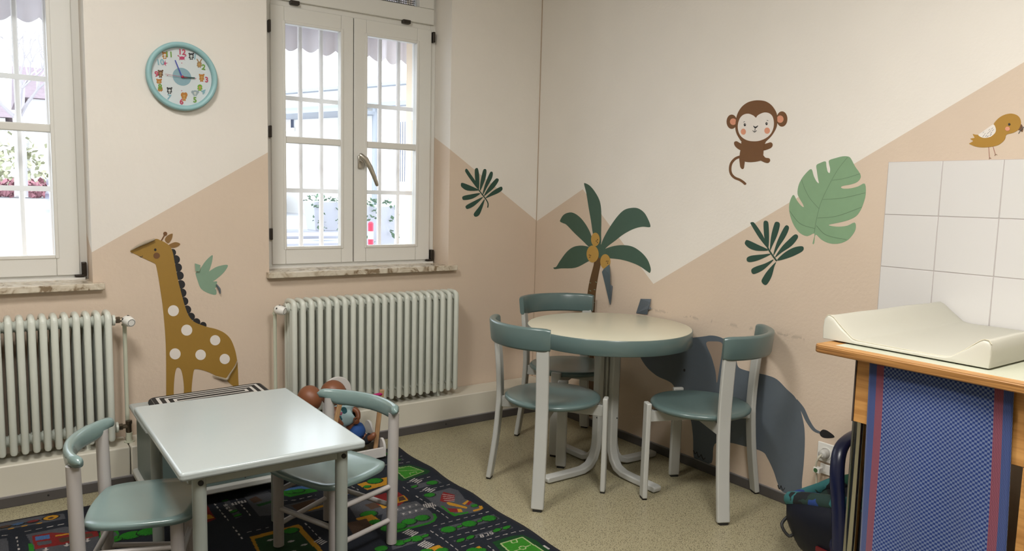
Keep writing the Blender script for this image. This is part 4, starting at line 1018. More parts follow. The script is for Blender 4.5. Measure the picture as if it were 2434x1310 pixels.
g.part('eye', V_BLACK, [ell(247, 168, 9, 10)], False); g.part('cheek', V_BROWN, [ell(257, 212, 24, 23)], False)
g.part('mouth', V_BLACK, [strip([(133,218),(145,221),(154,212)], 4)], False)
g.curl('peeled_edge', V_BACK, [(62,174),(120,140),(180,112),(243,90)], [0.002, 0.0055, 0.0075, 0.004])
g.curl('peeled_fold', V_BACK, [(672,1100),(730,1118),(775,1128),(800,1090),(840,1030),(855,985)], [0.002, 0.005, 0.007, 0.004, 0.003, 0.001])
# pale bird-shaped leaf
g = Sticker('L', (290, 540), 3.1195, 'bird_sticker', 'pale green peeling bird sticker right of the giraffe')
g.part('body', V_SAGE, [[(545,342),(560,332),(582,322),(625,348),(668,400),(704,402),(702,425),(712,440),(690,452),(700,470),(695,502),(640,490),(585,456),(560,395)]], n=3)
g.part('wing', V_SAGE, [[(575,335),(598,282),(630,240),(668,208),(672,228),(660,285),(632,345)]], n=4); g.part('wing', V_SAGE, [[(622,355),(680,306),(730,286),(785,282),(760,330),(712,375),(665,402)]], n=4)
g.part('head', V_SAGE, [[(540,268),(582,282),(576,326),(546,330)]], False, lift=0.010)
g.curl('peeled_fold', V_SLATE, [(700,425),(722,460),(728,495)], [0.003, 0.006, 0.002])
# two dark fan leaves
def fan_leaf(wall, crop, sc, label, leaves, stem, w):
    s = Sticker(wall, crop, sc, 'fan_leaf_sticker', label)
    s.root([p for l in leaves for p in l])
    for l in leaves: s.part('leaflet', V_GREEN, [l], n=4)
    s.part('stem', V_GREEN, [strip(stem, w)], False)
fan_leaf('L', (1080, 380), 4.092, 'dark green fan leaf sticker on the window wall',
 [[(237,292),(170,210),(112,125),(106,98),(122,88),(160,140),(212,218)], [(233,290),(205,205),(199,105),(212,81),(230,88),(242,160),(242,255)], [(250,302),(254,220),(274,122),(290,90),(312,101),(305,170),(280,242)],
  [(275,342),(298,240),(338,142),(356,115),(374,126),(365,180),(320,262)], [(288,350),(340,258),(398,190),(420,181),(431,202),(390,267),(330,322)], [(303,372),(370,308),(440,266),(463,264),(466,292),(430,321),(360,352)],
  [(252,325),(150,338),(84,355),(80,381),(100,391),(180,376)], [(280,362),(200,398),(118,443),(113,468),(135,477),(202,441)], [(294,383),(240,458),(193,520),(194,546),(215,553),(246,530),(277,452)], [(237,296),(170,258),(80,224),(65,241),(75,267),(130,299)]],
 [(232,286),(270,335),(315,395),(329,430),(325,465)], 9)
fan_leaf('R', (1750, 360), 3.970, 'dark green fan leaf sticker below the big pale leaf',
 [[(302,918),(220,822),(140,692),(136,672),(155,667),(176,681),(230,758),(272,836)], [(298,915),(268,830),(257,705),(262,659),(290,657),(304,690),(309,830)], [(318,932),(328,805),(354,700),(371,666),(402,670),(410,702),(386,790),(340,892)],
  [(350,982),(378,872),(428,760),(466,700),(492,706),(494,737),(460,812),(400,902)], [(364,1002),(428,902),(498,830),(550,785),(577,790),(577,822),(520,892),(430,952)], [(385,1030),(450,960),(540,908),(621,895),(634,926),(600,957),(500,1002)],
  [(327,968),(240,973),(140,984),(101,1005),(103,1036),(140,1044),(222,1021)], [(352,1021),(270,1058),(180,1089),(143,1115),(149,1150),(180,1154),(262,1111)], [(372,1045),(300,1120),(258,1180),(238,1226),(265,1259),(292,1251),(332,1180),(357,1090)], [(302,931),(200,879),(110,838),(88,845),(83,876),(130,917),(202,937)]],
 [(295,908),(325,958),(380,1034)], 13)
# palm
p = Sticker('R', (1300, 420), 3.852, 'palm_sticker', 'palm tree wall sticker with three coconuts behind the corner chair')
fr = [[(340,68),(353,61),(395,85),(440,140),(478,210),(494,280),(498,380),(496,520),(492,620),(440,600),(420,520),(402,400),(381,280),(360,150)],
 [(121,412),(125,390),(150,352),(190,331),(240,331),(300,370),(350,430),(390,500),(412,560),(450,660),(390,646),(330,590),(250,515),(180,442),(150,427)],
 [(60,832),(72,847),(130,840),(260,834),(370,780),(440,740),(430,670),(380,642),(310,631),(240,645),(180,690),(120,770),(86,824)],
 [(470,690),(492,630),(520,560),(570,470),(640,370),(700,310),(760,288),(830,289),(890,330),(930,400),(946,448),(936,463),(870,459),(790,480),(700,528),(620,590),(540,652),(500,712)],
 [(460,720),(520,668),(600,638),(690,627),(780,640),(860,690),(920,760),(949,840),(942,880),(922,870),(850,820),(770,785),(680,760),(580,748),(490,745)]]
p.root([q for l in fr for q in l])
for l in fr: p.part('frond', V_PALM, [l], n=4)
p.part('crown', V_PALM, [[(415,640),(470,610),(530,655),(535,735),(440,750)]])
P2 = lambda u, v: ((u-1300)*3.852, (v-420)*3.852)
p.part('trunk', V_TRUNK, [[P2(1411,630), P2(1413,616), P2(1420,611), P2(1427,616), P2(1428,625), P2(1423,650), P2(1418,680), P2(1415,705), P2(1412,760), P2(1411,830), P2(1411,920), P2(1411,985), P2(1386,978), P2(1386,900), P2(1387,820), P2(1391,760), P2(1396,700), P2(1402,665)]], n=3)
for x, y, a in ((396,972,0.25), (450,966,0.5), (397,1045,0.6), (437,1035,0.2), (430,1150,0.4)): p.part('bark_mark', V_SAGE, [ell(x, y, 10, 2.5, 10, a)], False)
for x, y, rx, ry, dots in ((443,575,39,62,((452,590),(463,578),(462,603))), (418,708,55,78,((388,718),(400,722),(392,738))), (533,778,45,68,((545,775),(558,775),(556,792)))):
    co = p.part('coconut', V_COCO, [ell(x, y, rx, ry)], False)
    for a, b in dots: p.part('coconut_eye', V_TRUNK, [ell(a, b, 4.5, 6.5, 10)], False, parent=co)
s = Sticker('R', (1300, 420), 3.852, 'peeling_strip', 'slate blue peeling sticker strip hanging beside the palm trunk', group='loose sticker scraps')
s.root([(505,870),(580,1180)])
def scrap(st, name, pts, m, offs):
    q = [st.p3(a, o) for a, o in zip(pts, offs)]; mb = MB(); mb.prism(q, (0.0006, 0, 0)); return build(mb, name, m, st.t, world=True, smooth=0)
V_TEALBACK = flat('teal_back', (0.075, 0.115, 0.135))
scrap(s, 'front_flap', [(503,872),(520,845),(572,802),(578,900),(582,1100),(577,1180),(560,1110),(530,980)], V_TEALBACK, [0.004,0.004,0.003,0.018,0.02,0.014,0.01,0.006])
scrap(s, 'side_flap', [(574,1000),(582,988),(601,1003),(596,1060),(584,1165),(577,1178)], V_SLATE, [0.020,0.016,0.004,0.004,0.008,0.013])
s = Sticker('R', (1300, 420), 3.852, 'peeling_scrap', 'grey-blue crumpled sticker scrap above the round table edge', group='loose sticker scraps')
s.root([(860,1118),(900,1260)])
scrap(s, 'front_flap', [(858,1118),(952,1121),(945,1150),(928,1205),(918,1262),(816,1250),(835,1190)], V_SLATE, [0.010,0.006,0.012,0.016,0.006,0.004,0.007])
scrap(s, 'fold', [(945,1120),(953,1122),(940,1190),(958,1210),(925,1222),(930,1170)], flat('slate_light', (0.16, 0.18, 0.21)), [0.008,0.004,0.014,0.010,0.010,0.012])
s.curl('crease', V_BLACK, [(884,1222),(898,1232),(910,1243)], 0.0012); s.curl('crease', V_BLACK, [(890,1185),(905,1180),(918,1180)], 0.0012)
# monkey
k = Sticker('R', (1710, 220), 5.694, 'monkey_sticker', 'brown monkey wall sticker on the upper right wall')
head = [(215,480),(222,380),(236,310),(262,250),(310,185),(380,135),(460,110),(540,105),(620,118),(690,160),(740,220),(772,285),(782,360),(775,450),(745,522),(700,590),(650,640),(605,675),(500,700),(400,700),(312,675),(262,612),(230,550)]
k.root(head)
k.part('tail', V_BROWN, [strip([(280,868),(215,895),(162,955),(145,1030),(158,1100),(205,1152),(275,1182),(325,1215),(346,1236)], 34)] + [ell(346, 1234, 17, 17)], False)
k.part('ear', V_BROWN, [ell(166, 395, 70, 97)], False); k.part('ear', V_BROWN, [ell(846, 358, 73, 104)], False)
k.part('inner_ear', V_PINK, [ell(186, 395, 44, 45)], False); k.part('inner_ear', V_PINK, [ell(822, 360, 46, 50)], False)
k.part('arm', V_BROWN, [[(330,715),(270,680),(230,659),(200,672),(202,708),(232,748),(290,782),(330,775)]]); k.part('arm', V_BROWN, [[(570,715),(650,685),(695,674),(718,700),(706,740),(660,766),(595,785),(560,775)]])
k.part('leg', V_BROWN, [[(272,880),(275,960),(285,1012),(307,1036),(327,1025),(334,985),(335,920)]]); k.part('leg', V_BROWN, [[(580,845),(620,880),(670,890),(684,917),(670,946),(640,952),(600,940),(545,905)]])
k.part('body', V_BROWN, [[(318,660),(605,660),(600,710),(595,780),(590,855),(585,902),(540,925),(450,940),(360,937),(280,905),(273,850),(285,775),(303,710)]], n=3)
k.part('head', V_BROWN, [head])
k.part('face', V_WHITE, [[(494,340),(460,312),(400,288),(340,294),(290,330),(260,390),(248,462),(262,540),(302,602),(372,645),(462,660),(552,650),(640,610),(700,550),(732,472),(736,390),(716,320),(672,280),(610,270),(550,290),(512,316)]])
for x, y in ((344,436), (638,421)): e = k.part('eye', V_BLACK, [ell(x, y, 15, 21)], False); k.part('eye_glint', V_WHITE, [ell(x+3, y-7, 4, 5, 10)], False, parent=e)
for q in ([(325,402),(334,396),(344,394)], [(640,376),(650,377),(660,382)]): k.part('eyebrow', V_BLACK, [strip(q, 6)], False)
k.part('cheek', V_PINK, [ell(323, 530, 34, 41)], False); k.part('cheek', V_PINK, [ell(645, 516, 37, 42)], False)
k.part('nose', V_BLACK, [[(457,449),(487,463),(521,446),(510,468),(486,484),(468,472)]], n=3)
k.part('mouth', V_BLACK, [strip([(484,480),(480,505),(476,532)], 5), strip([(450,515),(475,535),(502,514)], 6)], False)
# big pale leaf
m_ = Sticker('R', (1750, 360), 3.970, 'monstera_leaf_sticker', 'large pale green split leaf sticker beside the wall tiles')
ml = [(720,866),(735,866),(748,785),(800,830),(860,862),(930,873),(1000,862),(1060,830),(1108,772),(1128,720),(1116,671),(1050,700),(970,710),(900,704),(874,692),(960,674),(1060,648),(1130,612),(1170,560),(1200,490),(1221,405),(1213,304),(1150,330),(1080,348),(1010,351),(987,337),(1010,325),(1080,312),(1140,290),(1173,248),(1165,205),(1120,140),(1080,65),(1050,47),(1000,47),(940,62),(878,83),(875,115),(886,165),(881,203),(862,190),(850,140),(842,94),(790,110),(756,131),(760,180),(770,250),(779,300),(755,280),(730,230),(707,166),(650,214),(610,270),(585,330),(578,400),(600,450),(630,500),(636,526),(610,510),(570,460),(540,410),(510,460),(498,530),(510,610),(545,700),(600,770),(670,800),(738,775)]
m_.part('blade', V_MONST, [ml], n=3)
for vn in ([(737,770),(755,650),(800,480),(880,310),(960,170),(1050,55)], [(780,540),(700,450),(650,360),(615,265)], [(905,272),(1020,255),(1170,210)], [(815,453),(1000,440),(1220,390)], [(765,628),(950,610),(1185,525)], [(740,727),(600,680),(502,560)], [(755,700),(850,790),(1040,832)]):
    m_.part('vein', V_VEIN, [strip(vn, 3.2)], False)
# small bird above the tiles
b_ = Sticker('R', (2280, 240), 8.188, 'small_bird_sticker', 'ochre bird sticker standing on the top row of tiles')
bo_ = [(193,832),(232,806),(268,781),(240,758),(215,738),(255,726),(297,716),(280,680),(262,645),(315,655),(372,662),(440,700),(550,715),(640,670),(690,580),(668,462),(720,380),(800,310),(900,262),(1010,245),(1110,270),(1170,320),(1196,390),(1196,460),(1150,560),(1050,620),(920,655),(890,740),(830,810),(740,865),(600,895),(450,905),(330,890),(240,857)]
b_.root(bo_)
for q in ([(572,890),(580,1000),(590,1112)], [(653,875),(678,960),(702,1042)]): b_.part('leg', flat('leg_red', (0.30, 0.12, 0.08)), [strip(q, 11)], False)
b_.part('foot', V_BROWN, [strip([(585,1135),(592,1108),(620,1122)], 9)], False); b_.part('foot', V_BROWN, [strip([(694,1072),(704,1040),(738,1052)], 9)], False)
b_.part('beak', V_BEAK, [[(1198,452),(1236,505),(1243,560),(1225,604),(1185,578),(1140,553)]], n=3)
b_.part('body', V_BIRD, [bo_], n=3)
wg = b_.part('wing', V_WHITE, [[(372,661),(450,602),(560,522),(664,460),(704,512),(713,580),(682,640),(602,700),(500,720),(430,706)]], n=4)
for x, y in ((470,610),(500,640),(585,560),(600,590),(640,535),(655,570),(560,625),(620,620),(470,680),(520,680),(550,690),(610,660)): b_.part('feather_mark', V_SLATE, [ell(x, y, 26, 3, 8, -0.75)], False, parent=wg)
b_.part('eye', V_BLACK, [ell(972, 455, 22, 24)], False); b_.part('cheek', V_PINK, [ell(938, 542, 46, 43)], False)
b_.part('twig', V_SLATE, [strip([(1150,635),(1178,592),(1240,520),(1300,470)], 7)], False)
# elephant
e_ = Sticker('R', (1500, 680), 2.568, 'elephant_sticker', 'slate grey elephant wall sticker behind the round table chair')
eo = [(330,318),(440,308),(485,302),(530,308),(570,327),(605,370),(640,450),(655,495),(700,515),(770,532),(830,545),(890,570),(950,630),(1008,690),(1045,800),(1060,900),(1056,1050),(1042,1200),(1034,1296),(925,1256),(895,1205),(870,1130),(832,1050),(800,1010),(700,980),(590,955),(510,965),(497,1060),(482,1083),(430,1070),(384,1048),(378,920),(360,800),(310,700),(262,612),(230,582),(160,550),(100,500),(62,445),(40,390),(20,330),(0,260),(-10,200),(60,195),(110,250),(180,310)]
e_.part('body', V_SLATE, [eo], n=4)
e_.part('ear', mat('vinyl_ear', (0.30, 0.225, 0.17), 0.5), [[(458,350),(500,338),(556,350),(552,420),(536,520),(523,592),(515,520),(490,430)]], n=4)
e_.part('tail', V_SLATE, [strip([(1003,700),(1045,752),(1080,825),(1118,878),(1160,897)], [26, 26, 24, 18, 12])], False)
e_.part('tail_tip', V_BLACK, [[(1152,896),(1170,877),(1202,886),(1242,922),(1190,929),(1160,918)]], n=4)
e_.part('eye', V_BLACK, [ell(325, 514, 6, 9)], False)
for pts in ([(380,1003),(390,1025),(402,1012)], [(402,1015),(412,1045),(428,1028)], [(428,1030),(440,1058),(453,1050)], [(895,1215),(905,1240),(915,1218)], [(915,1220),(926,1248),(938,1232)]):
    e_.part('toe_line', V_BLACK, [strip(pts, 4)], False)

# ------------------------------------------------------------------ wall clock
def text_mb(txt, h, M, mb=None):
    cu_ = bpy.data.curves.new('t', 'FONT'); cu_.body = txt; cu_.size = h/0.7; cu_.align_x = 'CENTER'; cu_.align_y = 'CENTER'; cu_.offset = 0.04*h; cu_.resolution_u = 4
    o = bpy.data.objects.new('t', cu_); C.objects.link(o)
    me = bpy.data.meshes.new_from_object(o.evaluated_get(bpy.context.evaluated_depsgraph_get()))
    mb = mb or MB(); mb.add([M @ v.co for v in me.vertices], [tuple(p.vertices) for p in me.polygons])
    bpy.data.objects.remove(o); bpy.data.curves.remove(cu_); bpy.data.meshes.remove(me)
    return mb
CY = -0.012
cc = ony(432.5, 182.5, CY); CRAD = 0.153
ck = thing('wall_clock', 'round children wall clock with pale blue rim and animal numerals', 'clock', (cc[0], 0.0, cc[2]-CRAD))
MR = Matrix.Translation((cc[0], 0, cc[2])) @ Matrix.Rotation(math.radians(90), 4, 'X')   # local z points into the room
Bw = lambda mb, n, m, p=ck, **k: build(mb, n, m, p, world=True, **k)
Bw(MB().lathe([(0.135,0.0),(0.150,0.002),(0.1535,0.010),(0.1535,0.026),(0.151,0.033),(0.146,0.0355),(0.138,0.034),(0.1305,0.029),(0.1295,0.012)], 72, 0, MR, False), 'rim', mat('clock_blue', (0.26, 0.46, 0.48), 0.4), smooth=60)
Bw(MB().lathe([(0,0.002),(0.131,0.002),(0.131,0.012),(0,0.012)], 64, 0, MR), 'dial', mat('dial_white', (0.76, 0.76, 0.78), 0.5), smooth=40)
Bw(MB().lathe([(0,0.0121),(0.040,0.0121),(0.040,0.0126),(0,0.0126)], 48, 0, MR), 'hub_disc', mat('hub_blue', (0.28, 0.43, 0.50), 0.5), smooth=0)
def ckp(x, y, off=0.0): return Vector(ony(330+x/6.238, 80+y/6.238, CY-off))
N_RED, N_BLUE, N_GREEN = mat('numeral_red', (0.60, 0.05, 0.11), 0.5), mat('numeral_blue', (0.26, 0.46, 0.54), 0.5), mat('numeral_green', (0.16, 0.34, 0.02), 0.5)
for txt, x, y, m, a in (('12',640,275,N_RED,0),('1',832,345,N_BLUE,-8),('2',960,500,N_GREEN,-5),('3',1005,685,N_RED,0),('4',955,862,N_BLUE,-25),('5',832,985,N_GREEN,0),('6',633,1012,N_RED,0),('7',447,945,N_BLUE,-10),('8',315,792,N_GREEN,0),('9',262,602,N_RED,0),('10',318,425,N_BLUE,8),('11',448,310,N_GREEN,3)):
    M = Matrix.Translation(ckp(x, y, 0.0022)) @ Matrix.Rotation(math.radians(90), 4, 'X') @ Matrix.Rotation(math.radians(a), 4, 'Z')
    Bw(text_mb(txt, 0.0235, M), 'numeral', m, smooth=0)
cols = {'p': (0.60, 0.06, 0.16), 'k': (0.03, 0.03, 0.035), 't': (0.42, 0.24, 0.11), 'o': (0.55, 0.20, 0.025), 'g': (0.20, 0.42, 0.03), 'e': (0.36, 0.42, 0.45), 'b': (0.17, 0.07, 0.03), 'w': (0.7, 0.68, 0.65), 'y': (0.60, 0.34, 0.10)}
cm = {k_: mat('print_'+k_, v_, 0.6) for k_, v_ in cols.items()}
def animal(x, y, main, light, ears, tall=1.0, extra=()):
    mats = [cm[main], cm[light]]; mb = MB(); o_ = [0.0006]
    def el(cx, cy, rx, ry, mi, a=0.0):
        o_[0] += 0.00005; mb.add([ckp(px_, py_, o_[0]) for px_, py_ in ell(cx, cy, rx, ry, 16, a)], [tuple(range(16))], mi)
    el(x, y+38*tall, 26, 36*tall, 0); el(x, y+42*tall, 14, 22*tall, 1)
    for s in (-1, 1):
        el(x+s*14, y+70*tall, 10, 9, 0); el(x+s*26, y+32*tall, 9, 18, 0, s*-0.5)
        if ears == 'round': el(x+s*30, y-26, 13, 13, 0)
        elif ears == 'long': el(x+s*24, y-48, 9, 30, 0, s*0.5)
        elif ears == 'big': el(x+s*36, y-4, 22, 24, 0)
        elif ears == 'mane': el(x+s*20, y-4, 30, 38, 0)
    el(x, y, 35, 32, 0); el(x, y+10, 20, 16, 1)
    for s in (-1, 1): el(x+s*13, y-8, 3.5, 4.5, 0 if main == 'k' else 0)
    Bw(mb, 'animal_print', mats, smooth=0)
animal(778, 322, 'k', 'w', 'round', 0.8); animal(897, 445, 't', 'y', 'long', 0.7); animal(932, 635, 'o', 'y', 'round', 1.0); animal(905, 785, 'g', 'y', '', 0.8)
animal(835, 870, 'e', 'w', 'big', 0.7); animal(672, 912, 'o', 'y', 'mane', 1.1); animal(455, 832, 'k', 'w', 'round', 0.75); animal(300, 705, 'o', 'y', 'round', 0.4)
animal(322, 575, 'b', 't', 'round', 1.0); animal(385, 305, 'o', 'w', 'round', 0.9); animal(318, 815, 'o', 'y', '', 0.5)
mb = MB(); o2 = 0.0006
for cx, cy, rx, ry, a in ((640,362,40,26,0),(585,328,14,8,0.6),(695,328,14,8,-0.6),(608,345,18,5,0.7),(672,345,18,5,-0.7),(605,385,14,4,2.4),(675,385,14,4,0.7)):
    o2 += 0.00005; mb.add([ckp(q_[0], q_[1], o2) for q_ in ell(cx, cy, rx, ry, 16, a)], [tuple(range(16))])
Bw(mb, 'crab_print', cm['p'], smooth=0)
mb = MB(); st_ = []
for i in range(10): r_ = 50 if i % 2 == 0 else 15; st_.append(ckp(385+r_*math.sin(i*math.pi/5+0.2), 440-r_*math.cos(i*math.pi/5+0.2), 0.0007))
Bw(mb.add(st_, [tuple(range(10))]), 'starfish_print', cm['p'], smooth=0)
for x, y in ((637,436),(845,664),(637,846),(425,620)): Bw(MB().add([ckp(a, b, 0.0006) for a, b in ell(x, y, 7, 7, 12)], [tuple(range(12))]), 'hour_dot', cm['p'], smooth=0)
def hand(x, y, w0, w1, off, m, back=0.0):
    c = ckp(642, 641, off); e = ckp(x, y, off); d = (e-c); n_ = d.normalized().cross(Vector((0,1,0)))
    c = c-d*back
    Bw(MB().prism([c+n_*w0/2, e+n_*w1/2, e-n_*w1/2, c-n_*w0/2], (0, 0.0008, 0)), 'clock_hand', m, smooth=0)
hand(832, 657, 0.0055, 0.0055, 0.0075, mat('hand_green', (0.01, 0.06, 0.055), 0.4))
hand(538, 392, 0.0045, 0.0045, 0.0090, mat('hand_blue', (0.03, 0.05, 0.42), 0.4))
hand(385, 597, 0.0022, 0.0012, 0.0105, mat('hand_red', (0.45, 0.01, 0.05), 0.4), 0.30)
Bw(MB().lathe([(0.0055,0.0125),(0.0055,0.0235),(0.003,0.0245),(0,0.0245)], 16, 0, Matrix.Translation((ckp(642,641).x, 0, ckp(642,641).z)) @ Matrix.Rotation(math.radians(90), 4, 'X')), 'hand_pin', mat('hand_red', (0.45, 0.01, 0.05), 0.4))
Bw(MB().lathe([(0,0.0272),(0.1305,0.0272),(0.1305,0.0285),(0,0.0285)], 48, 0, MR), 'cover_glass', M_GLASS, smooth=0)

# ------------------------------------------------------------------ play rug: one woven sheet whose pile carries the street print
def make_rug():
    x0, x1, y0, y1, s = -3.20, -1.118, -2.30, -0.333, 0.003
    nx, ny = int((x1-x0)/s)+1, int((y1-y0)/s)+1
    X, Y = np.meshgrid(np.linspace(x0, x1, nx), np.linspace(y0, y1, ny))
    COL = np.empty((ny, nx, 3)); COL[:] = (0.0105, 0.0135, 0.021)
    rng = np.random.default_rng(3)
    def F(pts, k): return [onz(k[0]+x/k[2], k[1]+y/k[2], 0.006)[:2] for x, y in pts]
    def sub(P, m=0.0):
        P = np.array(P); a, b = P.min(0)-m, P.max(0)+m
        i0, i1 = max(0, int((a[0]-x0)/s)), min(nx, int((b[0]-x0)/s)+2); j0, j1 = max(0, int((a[1]-y0)/s)), min(ny, int((b[1]-y0)/s)+2)
        return (slice(j0, j1), slice(i0, i1)) if i1 > i0 and j1 > j0 else None
    def poly(col, pts, k, world=False):
        P = pts if world else F(pts, k); sl = sub(P)
        if sl is None: return
        x, y = X[sl], Y[sl]; ins = np.zeros(x.shape, bool); n = len(P)
        for i in range(n):
            (ax, ay), (bx, by) = P[i], P[(i+1) % n]
            c = ((ay > y) != (by > y)) & (x < (bx-ax)*(y-ay)/((by-ay) if by != ay else 1e-9)+ax); ins ^= c
        COL[sl][ins] = col
    def line(col, pts, w, k, dash=None, world=False):
        w = max(0.0036, w*0.55)
        P = [np.array(p) for p in (pts if world else F(pts, k))]; run = 0.0
        for a, b in zip(P[:-1], P[1:]):
            L = np.linalg.norm(b-a)
            if L < 1e-6: continue
            sl = sub([a, b], w); d = (b-a)/L
            if sl is not None:
                x, y = X[sl]-a[0], Y[sl]-a[1]; t = x*d[0]+y*d[1]; q = np.abs(-x*d[1]+y*d[0]); m = (t >= 0) & (t <= L) & (q < w/2)
                if dash: m &= ((t+run) % (dash[0]+dash[1])) < dash[0]
                COL[sl][m] = col
            run += L
    def oval(col, c, rx, ry, k, a=0.0, world=False):
        rx, ry = (rx, ry) if world else (rx*0.5, ry*0.5)
        cx, cy = c if world else F([c], k)[0]
        poly(col, [(cx+px_, cy+py_) for px_, py_ in ell(0, 0, rx, ry, 26, a)], None, True)
    WHITE, GREY, LGREY, YEL, RED, BLUE, BROWN = (0.42, 0.39, 0.37), (0.062, 0.064, 0.074), (0.095, 0.097, 0.105), (0.42, 0.205, 0.012), (0.17, 0.010, 0.010), (0.05, 0.12, 0.28), (0.06, 0.032, 0.018)
    GRN, DKG, FLD, BLK = (0.012, 0.155, 0.008), (0.005, 0.05, 0.010), (0.03, 0.19, 0.012), (0.004, 0.006, 0.006)
    def tree(c, r, k):
        r *= 0.5
        cx, cy = F([c], k)[0]
        oval(BLK, (cx, cy), r*1.12, r*0.98, k, 0, True); oval(GRN, (cx, cy+0.003), r, r*0.85, k, 0, True)
        for i in range(9): a = i*0.75; oval(DKG, (cx+0.86*r*math.cos(a), cy-0.72*r*abs(math.sin(a))), r*0.14, r*0.07, k, a, True)
    def bush(c, r, k):
        r *= 0.5
        cx, cy = F([c], k)[0]; oval(BLK, (cx, cy), r*1.2, r*0.8, k, 0.3, True); oval(GRN, (cx, cy+0.002), r, r*0.55, k, 0.3, True)
    def zebra(c, d, n, step, ln, k, w=0.012):           # stripes side by side; d, step, ln in crop pixels
        for i in range(n):
            px_, py_ = c[0]+step[0]*(i-(n-1)/2), c[1]+step[1]*(i-(n-1)/2); line(WHITE, [(px_-d[0]*ln/2, py_-d[1]*ln/2), (px_+d[0]*ln/2, py_+d[1]*ln/2)], w, k)
    def letters(c, ex, ey, txt, w, k):                 # strokes on a 1 x 1 cell; ex, ey in crop pixels
        G = {'P': [[(0,0),(0,1),(.6,1),(.6,.5),(0,.5)]], 'S': [[(.6,1),(0,1),(0,.5),(.6,.5),(.6,0),(0,0)]], 'C': [[(.6,1),(0,1),(0,0),(.6,0)]], 'B': [[(0,0),(0,1),(.5,1),(.6,.75),(.5,.5),(0,.5)], [(.5,.5),(.6,.25),(.5,0),(0,0)]]}
        for i, ch_ in enumerate(txt):
            for st__ in G[ch_]: line(WHITE, [(c[0]+ex[0]*(i*1.05+a)+ey[0]*b, c[1]+ex[1]*(i*1.05+a)+ey[1]*b) for a, b in st__], w, k)
    D = (0.020, 0.016)
    k = (900, 1000, 4.225)
    # far strip and the small football field
    line(WHITE, [(60,440),(350,405)], 0.006, k, D); line(WHITE, [(150,365),(240,350)], 0.006, k, D)
    poly(GREY, [(20,325),(90,305),(130,330),(40,350)], k); tree((62,330), 0.035, k); poly(GREY, [(170,385),(245,372),(262,388),(180,405)], k); bush((205,390), 0.03, k)
    poly(DKG, [(100,470),(305,435),(400,462),(515,505),(490,525),(390,555),(290,590),(235,602),(150,560)], k); poly(FLD, [(120,478),(308,452),(450,506),(262,575),(178,500)], k)
    line((0.30,0.36,0.16), [(120,478),(308,452),(450,506),(262,575),(178,500),(120,478)], 0.009, k); line((0.30,0.36,0.16), [(180,500),(400,492)], 0.007, k); line((0.30,0.36,0.16), [(320,538),(308,520),(372,508),(380,520)], 0.006, k); line((0.30,0.36,0.16), [(205,462),(212,474),(260,468)], 0.006, k)
    zebra((375,598), (0.85,-0.5), 4, (24,7), 60, k); line(WHITE, [(285,618),(535,553)], 0.006, k, D)
    poly(GREY, [(315,645),(590,583),(640,618),(372,682)], k); tree((545,618), 0.055, k); bush((362,656), 0.035, k)
    zebra((505,688), (0.85,-0.5), 4, (24,7), 60, k); line(WHITE, [(410,708),(720,632)], 0.006, k, D)
    line(WHITE, [(245,660),(305,700)], 0.007, k, D); line(WHITE, [(375,750),(500,835),(705,975)], 0.007, k, D); zebra((510,843), (0.45,1.0), 6, (21,-4), 42, k, 0.010)
    # playground with a striped tent
    poly(GREY, [(440,740),(720,668),(795,695),(860,780),(1060,868),(1010,905),(760,952),(560,835)], k); tree((515,742), 0.05, k)
    poly(RED, [(615,800),(628,745),(650,708),(762,740),(757,800),(650,812)], k)
    for a in range(4): line(WHITE, [(640+a*4,732+a*20),(758,752+a*17)], 0.007, k)
    poly(YEL, [(675,815),(702,810),(895,862),(885,877),(700,840)], k); poly(YEL, [(835,828),(888,795),(905,800),(865,838)], k); poly(RED, [(875,835),(910,800),(935,812),(905,842)], k); tree((965,848), 0.033, k); poly(YEL, [(945,890),(1018,874),(1010,848),(1040,848),(1055,870),(1030,888),(958,905)], k)
    poly(GRN, [(620,850),(645,848),(700,895),(775,928),(900,905),(905,920),(760,953),(700,918)], k); poly(RED, [(690,873),(800,876),(845,912),(720,912)], k); poly(YEL, [(790,880),(830,878),(845,910),(800,912)], k)
    line(WHITE, [(545,1052),(1112,905)], 0.006, k, D)
    # planted traffic islands
    poly(GREY, [(600,1080),(1160,932),(1222,980),(645,1132)], k)
    for c in ((705,1088),(915,1030),(1115,975)): tree(c, 0.062, k)
    bush((815,1057), 0.03, k); bush((1020,1000), 0.03, k); line(WHITE, [(705,1168),(1285,1010)], 0.006, k, D)
    poly(GREY, [(752,1200),(1318,1043),(1348,1075),(790,1222)], k)
    for c in ((825,1195),(922,1166),(1188,1095),(1282,1069)): bush(c, 0.04, k)
    poly((0.0105,0.0135,0.021), [(985,1148),(1130,1108),(1150,1130),(1005,1170)], k); letters((1138,1108), (-46,13), (12,24), 'SCB', 0.007, k)
    line(WHITE, [(1090,1186),(1340,1118),(1470,1095)], 0.006, k, D); line(WHITE, [(830,1260),(965,1220)], 0.006, k, D); line(WHITE, [(1100,1250),(1160,1300),(1240,1370)], 0.007, k, D); line(WHITE, [(522,1098),(660,1190),(830,1320)], 0.007, k, D)
    # big football field
    poly(DKG, [(1140,1215),(1320,1155),(1440,1143),(1570,1190),(1900,1410),(1500,1520),(1300,1380)], k); poly(FLD, [(1222,1228),(1440,1165),(1820,1400),(1520,1490)], k)
    LW = (0.36, 0.42, 0.2); line(LW, [(1222,1228),(1440,1165),(1820,1400),(1520,1490),(1222,1228)], 0.011, k); line(LW, [(1365,1305),(1530,1240)], 0.009, k); oval(LW, (1447,1270), 0.03, 0.03, k); oval(FLD, (1447,1270), 0.021, 0.021, k); line(LW, [(1322,1200),(1345,1225),(1395,1212),(1375,1185)], 0.009, k)
